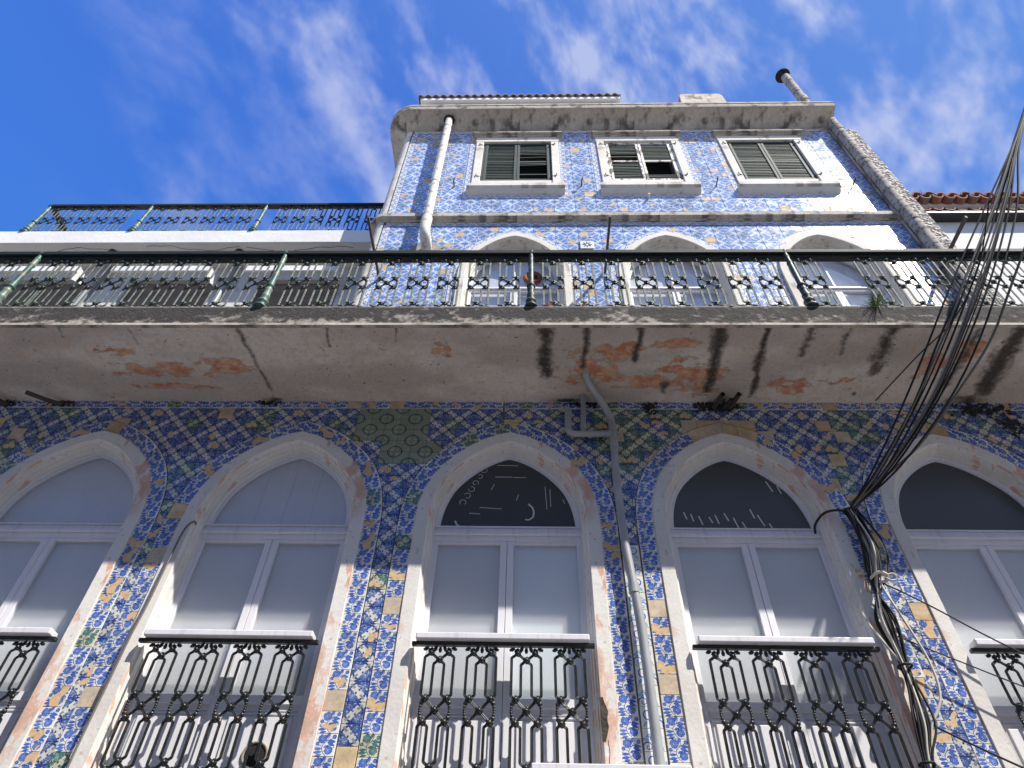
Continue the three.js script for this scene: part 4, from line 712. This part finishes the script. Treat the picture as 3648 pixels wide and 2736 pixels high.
// long balcony railing
{
  const g = tag(group('balcony_railing', scene, [0, FLOOR2, 0.925]), 'long green cast iron railing along the edge of the balcony', 'railing');
  add('top_rail', merge([box(-7.1, 7.1, 0.945, 1.01, -0.05, 0.06, 0.01), box(-7.1, 7.1, 0.9, 0.945, -0.03, 0.03)]), M.darkRail, g);
  add('bottom_rail', box(-7.1, 7.1, 0.02, 0.045, -0.016, 0.016), M.greenIron, g);
  const px = [-6.6, -6.3, -5.98, -5.66, -5.35, -4.885, -4.7, -4.385, -4.1, -3.83, -3.52, -3.21, -2.91, -2.6, -2.17, -1.87, -1.58, -1.265, -0.95, -0.643, -0.335, -0.023, 0.422, 0.726, 1.037, 1.354, 1.655, 1.977, 2.285, 2.59, 3.03, 3.64, 3.935, 4.23, 4.53, 4.77, 5.06, 5.36, 5.66];
  px.forEach((x) => { const p = add('cast_panel', panelGeo, M.greenIron, g); p.position.set(x, 0.475, 0); });
  [-5.08, -2.42, 0.196, 2.85, 5.9].forEach((x) => { const p = add('post', postGeo, x < 0 ? M.postIron : M.greenIron, g); p.position.set(x, 0.0, 0.035); p.scale.set(1, 1.045, 1); });
}
// terrace railing
{
  const g = tag(group('terrace_railing', scene, [0, 11.14, -0.74]), 'green cast iron railing on the roof terrace against the sky', 'railing');
  add('top_rail', box(-8.1, -1.99, 0.86, 0.92, -0.045, 0.045, 0.008), M.darkRail, g);
  add('return_rail', box(-8.1, -8.01, 0.86, 0.92, -3.4, -0.046, 0.008), M.darkRail, g);
  for (let k = 0; k < 20; k++) { const x = -7.9 + k * 0.303; if (Math.abs(x + 6.28) < 0.14 || Math.abs(x + 4.3) < 0.14) continue; if (x > -2.1) break; const p = add('cast_panel', panelGeo, M.greenIron, g); p.position.set(x, 0.425, 0); }
  for (let k = 0; k < 9; k++) { const p = add('cast_panel', panelGeo, M.greenIron, g); p.position.set(-8.055, 0.425, -0.35 - k * 0.305); p.rotation.y = Math.PI / 2; }
  [-8.06, -6.28, -4.3, -2.05].forEach((x) => { const p = add('post', postGeo, M.postIron, g); p.position.set(x, 0, 0.02); p.scale.y = 0.95; });
}

// ================================================================== PIPES, RODS, HOOKS, PLAQUE
const seated = (o, label, cat, grp) => tag(o, label, cat, grp);
{
  const g = seated(group('drainpipe', scene, [-1.21, 9.4, 0.2]), 'tall cream drainpipe running down from the cornice beside the left shuttered window', 'pipe');
  add('pipe', merge([bar([-0.02, 0.35, 0], [-0.02, 3.97, 0], 0.062, 18)].map((q) => planar(q, 0.5))), M.pipe, g);
  add('elbow', planar(tube([[-0.02, 0.42, 0], [-0.015, 0.2, 0], [0, 0.08, -0.03], [0.01, 0.02, -0.12], [0.01, 0.0, -0.24]], 0.072, 16, 28), 0.5), M.pipe, g);
  add('collar', planar(bar([-0.02, 0.36, 0], [-0.02, 0.5, 0], 0.076, 18), 0.5), M.pipe, g);
  for (const y of [1.55, 3.6]) { const t = new THREE.TorusGeometry(0.064, 0.005, 6, 24); t.rotateX(Math.PI / 2); t.translate(-0.02, y, 0); add('wire_clip', merge([t, bar([0.05, y, -0.02], [0.06, y - 0.05, -0.05], 0.005)]), M.copper, g); }
  const t2 = new THREE.TorusGeometry(0.075, 0.02, 8, 24); t2.rotateX(Math.PI / 2); t2.translate(-0.02, 3.94, 0); add('outlet_ring', t2, M.dark, g);
  // cement patches where tiles were broken out for the pipe
  const R = rng(91); for (const [x, y, r] of [[-1.3, 9.43, 0.2], [-1.08, 9.45, 0.13], [-0.85, 9.37, 0.09]]) { const s = new THREE.Shape(blob(0, 0, r, R).map(([a, b]) => new THREE.Vector2(a * 1.1, b * 0.8))); const e = new THREE.ExtrudeGeometry(s, { depth: 0.008, bevelEnabled: false }); const m = add('cement_patch', planar(e, 0.5), M.cement, house); m.position.set(x, y, 0.008); }
}
{
  const g = seated(group('party_wall_pipe', scene, [5.37, 6.82, 0.13]), 'stained cement drainpipe against the rough party wall at the right', 'pipe');
  add('pipe', planar(bar([0, 0, 0], [0, 6.5, 0], 0.078, 18), 0.5), M.cementPipe, g);
  for (const y of [1.2, 3.05, 4.9, 6.05]) add('joint', planar(bar([0, y, 0], [0, y + 0.12, 0], 0.088, 18), 0.5), M.cementPipe, g);
}
{
  const g = seated(group('waste_pipe', scene, [0.99, 2.9, 0.085]), 'grey plastic waste pipe with side branches, running down between two doors', 'pipe');
  // main run: from the soffit, slanting to the wall, then straight down
  add('main_pipe', planar(tube([[0.03, 0, 0.0], [0.025, 1.1, 0], [-0.02, 1.85, 0], [-0.03, 2.5, 0], [-0.015, 2.98, 0], [-0.012, 3.18, 0], [-0.025, 3.3, 0.01], [-0.09, 3.44, 0.06], [-0.17, 3.52, 0.14], [-0.24, 3.57, 0.24], [-0.268, 3.6, 0.33], [-0.27, 3.63, 0.34]], 0.035, 14, 90), 0.5), M.pvc, g);
  for (const [y, x] of [[1.42, 0.004], [2.9, -0.016], [3.1, -0.013]]) add('joint', planar(bar([x, y, 0], [x, y + 0.08, 0], 0.042, 14), 0.5), M.pvc, g);
  add('branch', planar(tube([[-0.015, 3.09, 0], [-0.15, 3.09, 0], [-0.3, 3.088, 0], [-0.385, 3.092, 0], [-0.43, 3.13, 0], [-0.434, 3.2, 0], [-0.428, 3.36, 0], [-0.424, 3.43, -0.02], [-0.422, 3.45, -0.08]], 0.033, 12, 60), 0.5), M.pvc, g);
  add('branch', planar(tube([[-0.295, 3.09, 0], [-0.29, 3.2, 0], [-0.28, 3.36, 0], [-0.272, 3.5, 0.0], [-0.27, 3.61, 0.02]], 0.026, 12, 30), 0.5), M.pvc, g);
  for (const x of [-0.25, -0.07]) add('joint', planar(bar([x, 3.089, 0], [x + 0.04, 3.09, 0], 0.039, 14), 0.5), M.pvc, g);
  add('joint', planar(bar([-0.294, 3.14, 0], [-0.288, 3.21, 0], 0.034, 12), 0.5), M.pvc, g);
}
// spouts under the balcony
const spout = (pts, r, label) => tag(add('spout_pipe', planar(tube(pts, r, 12, 12), 0.5), M.rod), label, 'pipe', 'spouts under the balcony');
spout([[-4.62, 6.44, 0], [-4.72, 6.4, 0.12], [-4.83, 6.36, 0.26]], 0.022, 'rusty spout under the balcony, second from the left edge');
spout([[-5.2, 6.44, 0], [-5.27, 6.42, 0.12], [-5.36, 6.38, 0.26]], 0.022, 'rusty spout under the balcony at the far left edge');
spout([[2.02, 6.42, 0], [2.04, 6.4, 0.12], [2.06, 6.37, 0.25]], 0.024, 'left one of three short spouts under the stained soffit');
spout([[2.12, 6.42, 0], [2.14, 6.39, 0.1], [2.155, 6.37, 0.18]], 0.018, 'thin middle one of three short spouts under the stained soffit');
spout([[2.17, 6.42, 0], [2.2, 6.4, 0.12], [2.215, 6.37, 0.25]], 0.024, 'right one of three short spouts under the stained soffit');
// iron rods that stand straight out of the upper wall
[[-1.72, 8.71, 0.88, 'flat iron bar standing out of the wall at the left corner'], [1.135, 8.85, 0.8, 'flat iron bar standing out of the wall beside the small plaque'], [5.27, 8.8, 0.8, 'flat iron bar standing out of the wall by the party wall']].forEach(([x, y, l, lab]) => tag(add('iron_bar', box(x - 0.014, x + 0.014, y - 0.022, y + 0.022, 0.0, l, 0.003), M.rod), lab, 'iron bar', 'iron bars in the upper wall'));
[[-0.98, 11.2, 'left of the loose shutters'], [0.965, 11.2, 'between the first and second shuttered windows'], [3.0, 11.18, 'between the second and third shuttered windows'], [5.03, 11.15, 'right of the closed shutters'], [1.93, 10.8, 'under the sill with peeling frames']].forEach(([x, y, lab], k) => tag(add('wall_hook', k < 4 ? tube([[x, y, 0], [x, y, 0.1], [x + 0.005, y + 0.01, 0.13], [x + 0.012, y + 0.05, 0.135]], 0.01, 7, 14) : merge([bar([x, y, 0], [x, y, 0.09], 0.016, 10)]), k < 4 ? M.rod : M.pipe), 'iron hook in the tiles ' + lab, 'hook', 'hooks in the tiled wall'));
// small plaque with a star of black strokes
{
  const g = tag(group('plaque', scene, [0.945, 9.48, 0.012]), 'small white plaque with a black star of strokes on the tiles', 'plaque');
  add('plate', box(-0.09, 0.09, -0.09, 0.09, 0, 0.022, 0.005), M.ceramic, g);
  for (let k = 0; k < 8; k++) { if (k === 4 && 0) continue; const a = k * Math.PI / 4 + (k % 2 ? 0.08 : 0), s = add('stroke', new THREE.BoxGeometry(0.045, 0.013, 0.003), M.black, g); s.position.set(Math.cos(a) * 0.042, Math.sin(a) * 0.042, 0.0235); s.rotation.z = a; }
}
tag(add('door_canopy', merge([box(0.2, 1.17, 2.985, 3.04, 0.05, 0.33, 0.008), box(0.23, 1.14, 2.9, 2.984, 0.0, 0.29, 0.006)]), M.rail), 'white painted ledge at the bottom edge below the grey waste pipe', 'ledge');

// ================================================================== ROOF THINGS
{
  const g = tag(group('attic', scene, [0, 13.6, -0.25]), 'white attic wall with a corrugated roof above the cornice', 'attic');
  add('wall', merge([box(-1.93, 1.9, 0, 1.62, -2.5, 0.0), box(-1.8, 1.9, 1.45, 1.56, 0.0, 0.05, 0.01)]), M.neighbour, g);
  const pos = [], n = 26 * 8, x0 = -2.05, x1 = 1.97, Y = (i) => 1.72 + 0.045 * Math.sin(i / n * 26 * Math.PI * 2), t = 0.035;
  const strip = (f) => { for (let i = 0; i < n; i++) { const xa = mix(x0, x1, i / n), xb = mix(x0, x1, (i + 1) / n); f(xa, Y(i), xb, Y(i + 1)); } };
  const Q = (a, b, c, d) => pos.push(...a, ...b, ...c, ...a, ...c, ...d);
  strip((xa, ya, xb, yb) => { Q([xa, ya, 0.16], [xb, yb, 0.16], [xb, yb + t, 0.16], [xa, ya + t, 0.16]); Q([xa, ya, 0.16], [xa, ya + 0.35, -2.5], [xb, yb + 0.35, -2.5], [xb, yb, 0.16]); Q([xa, ya + t, 0.16], [xb, yb + t, 0.16], [xb, yb + t + 0.35, -2.5], [xa, ya + t + 0.35, -2.5]); });
  const q = new THREE.BufferGeometry(); q.setAttribute('position', new THREE.Float32BufferAttribute(pos, 3)); q.computeVertexNormals(); add('corrugated_roof', planar(q, 0.5), M.corrugated, g);
  add('eave_board', box(-2.0, 1.95, 1.6, 1.69, -0.02, 0.12), M.neighbour, g);
}
{
  const s = new THREE.Shape([[-0.5, 0], [0.52, 0], [0.42, 2.2], [0.38, 2.27], [-0.38, 2.27], [-0.42, 2.2]].map(([a, b]) => new THREE.Vector2(a, b))), e = new THREE.ExtrudeGeometry(s, { depth: 0.6, bevelEnabled: true, bevelSize: 0.02, bevelThickness: 0.02, bevelSegments: 2 });
  e.translate(0, 0, -0.6); const c = tag(add('chimney', planar(e, 0.5), M.weather), 'rough squat chimney block above the cornice', 'chimney'); c.position.set(3.66, 13.6, -0.32);
}
{
  const g = tag(group('vent_pipe', scene, [5.62, 13.05, -0.3]), 'leaning grey vent pipe with a dark round cap above the right end', 'vent pipe');
  add('pipe', planar(bar([0.02, 0, 0], [0.03, 3.75, 0], 0.085, 18), 0.5), M.cementPipe, g); add('joint', planar(bar([0.025, 2.3, 0], [0.026, 2.5, 0], 0.1, 18), 0.5), M.cementPipe, g); add('joint', planar(bar([0.03, 3.4, 0], [0.03, 3.5, 0], 0.092, 18), 0.5), M.cementPipe, g);
  add('cap', lathe([[0.001, 4.02], [0.09, 3.98], [0.145, 3.87], [0.155, 3.84], [0.14, 3.83], [0.09, 3.83], [0.001, 3.83]], 22), M.dark, g); for (const a of [0.4, 2.5, 4.6]) add('stay', bar([0.03 + 0.08 * Math.cos(a), 3.7, 0.08 * Math.sin(a)], [0.03 + 0.12 * Math.cos(a), 3.86, 0.12 * Math.sin(a)], 0.008), M.rod, g);
}

// ================================================================== NEIGHBOUR HOUSE
{
  const g = tag(group('neighbour_house', scene, [5.75, 0, 0]), 'white neighbouring house with a double row of clay eaves tiles', 'building');
  add('wall', box(0, 5, FLOOR2, 11.35, -5, -0.5), M.neighbour, g); add('lower_wall', box(1.46, 5, 0, FLOOR2 - 0.001, -5, -0.2), M.neighbour, g);
  add('gutter', merge([box(-0.0, 5, 10.96, 11.03, -0.5, -0.335, 0.012)]), M.black, g);
  add('eaves_board', merge([box(0, 5, 11.03, 11.24, -0.62, -0.42), box(0, 5, 11.25, 11.32, -0.62, -0.36)]), M.neighbour, g);
  const half = new THREE.CylinderGeometry(0.088, 0.075, 0.5, 10, 1, true, 0, Math.PI); half.rotateZ(Math.PI / 2); half.rotateY(Math.PI / 2); half.rotateX(0.12);
  const inner = new THREE.CylinderGeometry(0.07, 0.06, 0.5, 10, 1, true, 0, Math.PI); inner.rotateZ(Math.PI / 2); inner.rotateY(Math.PI / 2); inner.rotateX(0.12);
  const R = rng(77), arc = new THREE.Shape(); arc.absarc(0, 0, 0.088, 0, Math.PI, false); arc.absarc(0, 0, 0.066, Math.PI, 0, true);
  const tileE = new THREE.ExtrudeGeometry(arc, { depth: 0.42, bevelEnabled: false, curveSegments: 8 }); tileE.translate(0, 0, -0.42); const tg = planar(tileE, 2);
  for (let row = 0; row < 2; row++) for (let k = 0; k < 26; k++) {
    const x = 0.1 + k * 0.185 + row * 0.06; if (x > 4.9) break;
    const m = add('eaves_tile', tg, M.clay[Math.floor(R() * 3)], g); m.position.set(x, row ? 11.34 : 11.12, row ? -0.24 + R() * 0.02 : -0.34 + R() * 0.02); m.rotation.set(row ? 0.1 : -0.03, 0, Math.PI + (R() - 0.5) * 0.12);
    if (row) { const c = add('cover_tile', tg, M.clay[Math.floor(R() * 3)], g); c.position.set(x + 0.092, 11.37, -0.27 + R() * 0.03); c.rotation.set(0.1, 0, (R() - 0.5) * 0.1); }
  }
  add('roof_bed', box(0, 5, 11.36, 11.42, -4.8, -0.34), M.clay[1], g);
}
// ================================================================== PLANTS
function tuft(name, pos, n, len, mats, label, seed, spread = 1, droop = 0.5) {
  const R = rng(seed), g = tag(group(name, scene, pos), label, 'plant');
  const by = mats.map(() => []);
  for (let k = 0; k < n; k++) {
    const a = R() * 6.28, l = len * (0.5 + R() * 0.7), out = spread * (0.3 + R()), w = len * 0.035 * (0.7 + R()), P = [];
    const pt = (t) => [Math.cos(a) * l * out * t, l * (t * 1.1 - droop * out * t * t), Math.sin(a) * l * out * t]; const sx = -Math.sin(a) * w, sz = Math.cos(a) * w;
    for (let i = 0; i < 4; i++) { const p = pt(i / 4), q = pt((i + 1) / 4), f = 1 - i / 4, h = 1 - (i + 1) / 4; const A = [p[0] - sx * f, p[1], p[2] - sz * f], B = [p[0] + sx * f, p[1], p[2] + sz * f], C = [q[0] + sx * h, q[1], q[2] + sz * h], D = [q[0] - sx * h, q[1], q[2] - sz * h]; P.push(...A, ...B, ...C, ...A, ...C, ...D);
      if (i > 0) for (const s of [-1, 1]) { const L = len * 0.16 * (1 - i / 6), dx = Math.cos(a + s * 1.1) * L, dz = Math.sin(a + s * 1.1) * L; P.push(p[0], p[1], p[2], p[0] + dx - sx * 0.7, p[1] + L * 0.25, p[2] + dz - sz * 0.7, p[0] + dx + sx * 0.7, p[1] + L * 0.25, p[2] + dz + sz * 0.7); } }
    const q = new THREE.BufferGeometry(); q.setAttribute('position', new THREE.Float32BufferAttribute(P, 3)); q.computeVertexNormals(); by[Math.floor(R() * mats.length)].push(planar(q));
  }
  by.forEach((b, i) => { if (b.length) stuff(add(i ? 'stems' : 'leaves', merge(b), mats[i], g)); }); return g;
}
tuft('fern', [3.43, FLOOR2 - 0.02, 0.97], 46, 0.17, [M.leaf, M.leafDark], 'small green fern growing on the balcony edge', 5, 1.1, 0.75);
tuft('dry_weed', [0.36, FLOOR2, 0.93], 26, 0.17, [M.dry], 'dry brown weed on the balcony edge, right beside the middle post', 6, 0.6, 0.3);
tuft('dry_weed', [0.7, FLOOR2, 0.93], 18, 0.13, [M.dry], 'dry brown weed on the balcony edge, farther right of the middle post', 8, 0.6, 0.3);
[[6.05, 'nearest the party wall', 0.2, 0], [6.35, 'second along the eaves', 0.18, 1], [7.05, 'left of the cables', 0.14, 1], [7.7, 'right of the cables', 0.16, 1]].forEach(([x, l, h, d], k) => tuft('roof_weed', [x, 11.43, -0.34], 20, h, d ? [M.dry] : [M.leafDark], 'weed on the neighbouring roof edge, ' + l, 30 + k, 0.6, 0.25));

// ================================================================== CABLES
const lerp3 = (a, b, t) => a.map((v, i) => v + (b[i] - v) * t);
{
  const R = rng(404), A = [2.885, 5.1, 0.11];                       // where the overhead bundle is tied to the wall
  const mats = [M.cableBlack, M.cableBlack, M.cableGrey, M.cableBlack, M.cableBlack, M.cableGrey, M.cableBlack, M.cableBlack, M.cableWhite, M.cableBlack, M.cableGrey, M.cableBlack, M.cableBlack, M.cableBlack];
  const words = ['first', 'second', 'third', 'fourth', 'fifth', 'sixth', 'seventh', 'eighth', 'ninth', 'tenth', 'eleventh', 'twelfth'];
  const colour = (m) => (m === M.cableBlack ? 'black' : m === M.cableGrey ? 'grey' : 'pale');
  const TR = new THREE.CatmullRomCurve3([A, [3.135, 5.375, 0.4], [3.491, 5.867, 0.85], [3.804, 6.378, 1.2], [4.306, 7.147, 1.52], [4.8, 7.934, 1.82], [5.271, 8.681, 2.02], [6.075, 9.98, 2.3]].map((p) => new THREE.Vector3(...p))), E = [4.53, 7.72, 2.35];
  for (let k = 0; k < 14; k++) {
    const m = mats[k], j = () => (R() - 0.5), P = [], sp = 0.05 + 0.05 * (k % 3), dx = j() * 0.42 + (k % 4 === 1 ? 0.16 : 0), dz = j() * 0.2;
    for (let i = 0; i <= 8; i++) { const t = i / 8, p = TR.getPoint(t).toArray(), b = Math.sin(Math.PI * Math.min(1, t * 1.25)); p[0] += dx * b * 0.8 + j() * 0.012; p[1] += -0.1 * b + j() * 0.01; p[2] += dz * b + 0.02 * t; p[0] += j() * 0.02; P.push(p); }
    P.push([8.005, 13.098, 2.972]);
    tag(add('overhead_cable', tube(P, 0.006 + R() * 0.004, 6, 60), m), 'thin ' + colour(m) + ' cable of the bundle slanting up to the right edge', 'cable', 'cables of the overhead bundle');
  }
  tag(add('bundle_core', (() => { const c = new THREE.CatmullRomCurve3([[4.306, 7.147, 1.52], [4.8, 7.934, 1.82], [5.271, 8.681, 2.02], [6.075, 9.98, 2.3], [8.005, 13.098, 2.972]].map((p) => new THREE.Vector3(...p))), g = new THREE.TubeGeometry(c, 48, 0.036, 8), p = g.attributes.position, v = new THREE.Vector3(); for (let i = 0; i <= 48; i++) { const o = c.getPointAt(i / 48), f = sst(-0.05, 0.45, i / 48); for (let k = 0; k < 9; k++) { v.fromBufferAttribute(p, i * 9 + k).sub(o).multiplyScalar(f).add(o); p.setXYZ(i * 9 + k, v.x, v.y, v.z); } } return g; })(), M.cableBlack), 'thick black core of the overhead cable bundle at the right edge', 'cable');
  // the slack bunch that hangs down the wall from the tie
  const down = [[2.89, 5.1, 0.1], [2.91, 4.78, 0.1], [2.86, 4.52, 0.11], [2.83, 4.33, 0.1], [2.82, 4.1, 0.1], [2.815, 3.77, 0.1], [2.76, 3.4, 0.1], [2.7, 3.14, 0.1], [2.66, 2.7, 0.1]];
  for (let k = 0; k < 17; k++) {
    const m = k % 5 === 3 ? M.cableWhite : k % 5 === 4 ? M.cableGrey : M.cableBlack, ox = (R() - 0.5) * 0.14, oz = (R() - 0.5) * 0.06, bow = (R() - 0.5) * (k % 4 === 0 ? 0.7 : 0.3);
    const P = down.map((p, i) => { const t = i / 8, tie = i === 3 || i === 5 || i === 7 ? 0.35 : 1; return [p[0] + ox * tie * 0.7 + bow * Math.sin(t * 9) * tie * 0.25 + (R() - 0.5) * 0.02, p[1] + (R() - 0.5) * 0.02, Math.max(0.065, p[2] + oz * tie)]; });
    tag(add('hanging_cable', tube(P, 0.005 + R() * 0.004, 6, 70), m), colour(m) + ' cable of the slack bunch hanging down the tiles', 'cable', 'cables of the hanging bunch');
  }
  const one = (pts, r, m, label) => tag(add('cable', tube(pts, r, 7, 70), m), label, 'cable');
  one([[2.58, 4.94, 0.0], [2.58, 4.99, 0.06], [2.66, 5.07, 0.1], [2.77, 5.1, 0.11], [2.885, 5.09, 0.1]], 0.011, M.cableBlack, 'black loop of cable from the door frame to the tie');
  one([[2.9, 5.16, 0.12], [3.1, 5.26, 0.26], [3.45, 5.47, 0.5], [3.85, 5.86, 0.85], [4.15, 6.2, 1.1], [4.4, 6.62, 1.4], [5.1, 7.8, 2.2]], 0.011, M.cableGrey, 'pale grey cable crossing the far right fanlight');
  one([[2.85, 4.5, 0.1], [2.74, 4.5, 0.1], [2.68, 4.42, 0.1], [2.66, 4.26, 0.09], [2.68, 4.1, 0.09], [2.72, 3.98, 0.1], [2.76, 3.88, 0.1], [2.82, 3.76, 0.1]], 0.009, M.cableWhite, 'white cable looping left out of the hanging bunch');
  one([[2.9, 4.98, 0.1], [2.9, 4.7, 0.11], [2.88, 4.4, 0.12], [2.93, 4.1, 0.13], [2.98, 3.8, 0.13], [2.95, 3.55, 0.13], [2.82, 3.36, 0.11], [2.76, 3.2, 0.1]], 0.009, M.cableWhite, 'white cable bowing right over the tiles');
  one([[2.88, 4.44, 0.1], [3.15, 4.22, 0.14], [3.55, 3.9, 0.16], [4.1, 3.55, 0.18], [4.8, 3.2, 0.2]], 0.006, M.cableBlack, 'thin black wire slanting down right from the white knot');
  one([[2.83, 4.0, 0.1], [3.2, 3.8, 0.12], [3.7, 3.55, 0.14], [4.4, 3.28, 0.16], [5.2, 3.0, 0.18]], 0.005, M.cableBlack, 'thin black wire slanting right under the first slanting wire');
  one([[2.77, 3.42, 0.1], [2.95, 3.3, 0.12], [3.3, 3.1, 0.14], [3.8, 2.85, 0.16]], 0.007, M.cableBlack, 'thin black wire slanting to the lower right corner');
  one([[-2.72, 4.97, -0.06], [-2.7, 5.0, 0.02], [-2.74, 4.9, 0.055], [-2.755, 4.6, 0.058], [-2.765, 4.2, 0.06], [-2.78, 3.95, 0.065], [-2.79, 3.6, 0.062], [-2.8, 3.2, 0.062], [-2.8, 2.8, 0.062]], 0.008, M.cableGrey, 'cable running down the left jamb of the second door');
  one([[4.2, 7.1, 1.9], [4.1, 6.7, 1.5], [3.95, 6.46, 1.1], [3.75, 6.4, 0.7], [3.6, 6.44, 0.1]], 0.006, M.cableBlack, 'thin wire fanning out over the stained soffit');
  const knot = tag(group('cable_tie', scene, [2.88, 4.45, 0.13]), 'white rag knot tied round the hanging cables', 'tie');
  add('knot', tube([[-0.06, 0, 0], [0, 0.03, 0.03], [0.06, 0.01, 0.02], [0.04, -0.03, 0], [-0.04, -0.02, -0.02]], 0.012, 6, 30, true), M.cableWhite, knot); add('loop', tube([[0.04, 0, 0.02], [0.1, 0.02, 0.03], [0.12, -0.02, 0.02], [0.07, -0.03, 0.02]], 0.006, 5, 24, true), M.cableWhite, knot);
  [[2.885, 5.1, 0.1, 'at the wall anchor under the overhead bundle'], [2.815, 3.77, 0.1, 'in the middle of the hanging bunch'], [2.7, 3.14, 0.1, 'at the lower end of the hanging bunch']].forEach(([x, y, z, l]) => { const t = new THREE.TorusGeometry(0.045, 0.009, 6, 18); t.rotateX(Math.PI / 2); const m = tag(add('cable_strap', t, M.cableBlack), 'black strap round the cables ' + l, 'tie', 'straps round the cables'); m.position.set(x, y, z); });
}
renderer.render(scene, camera);
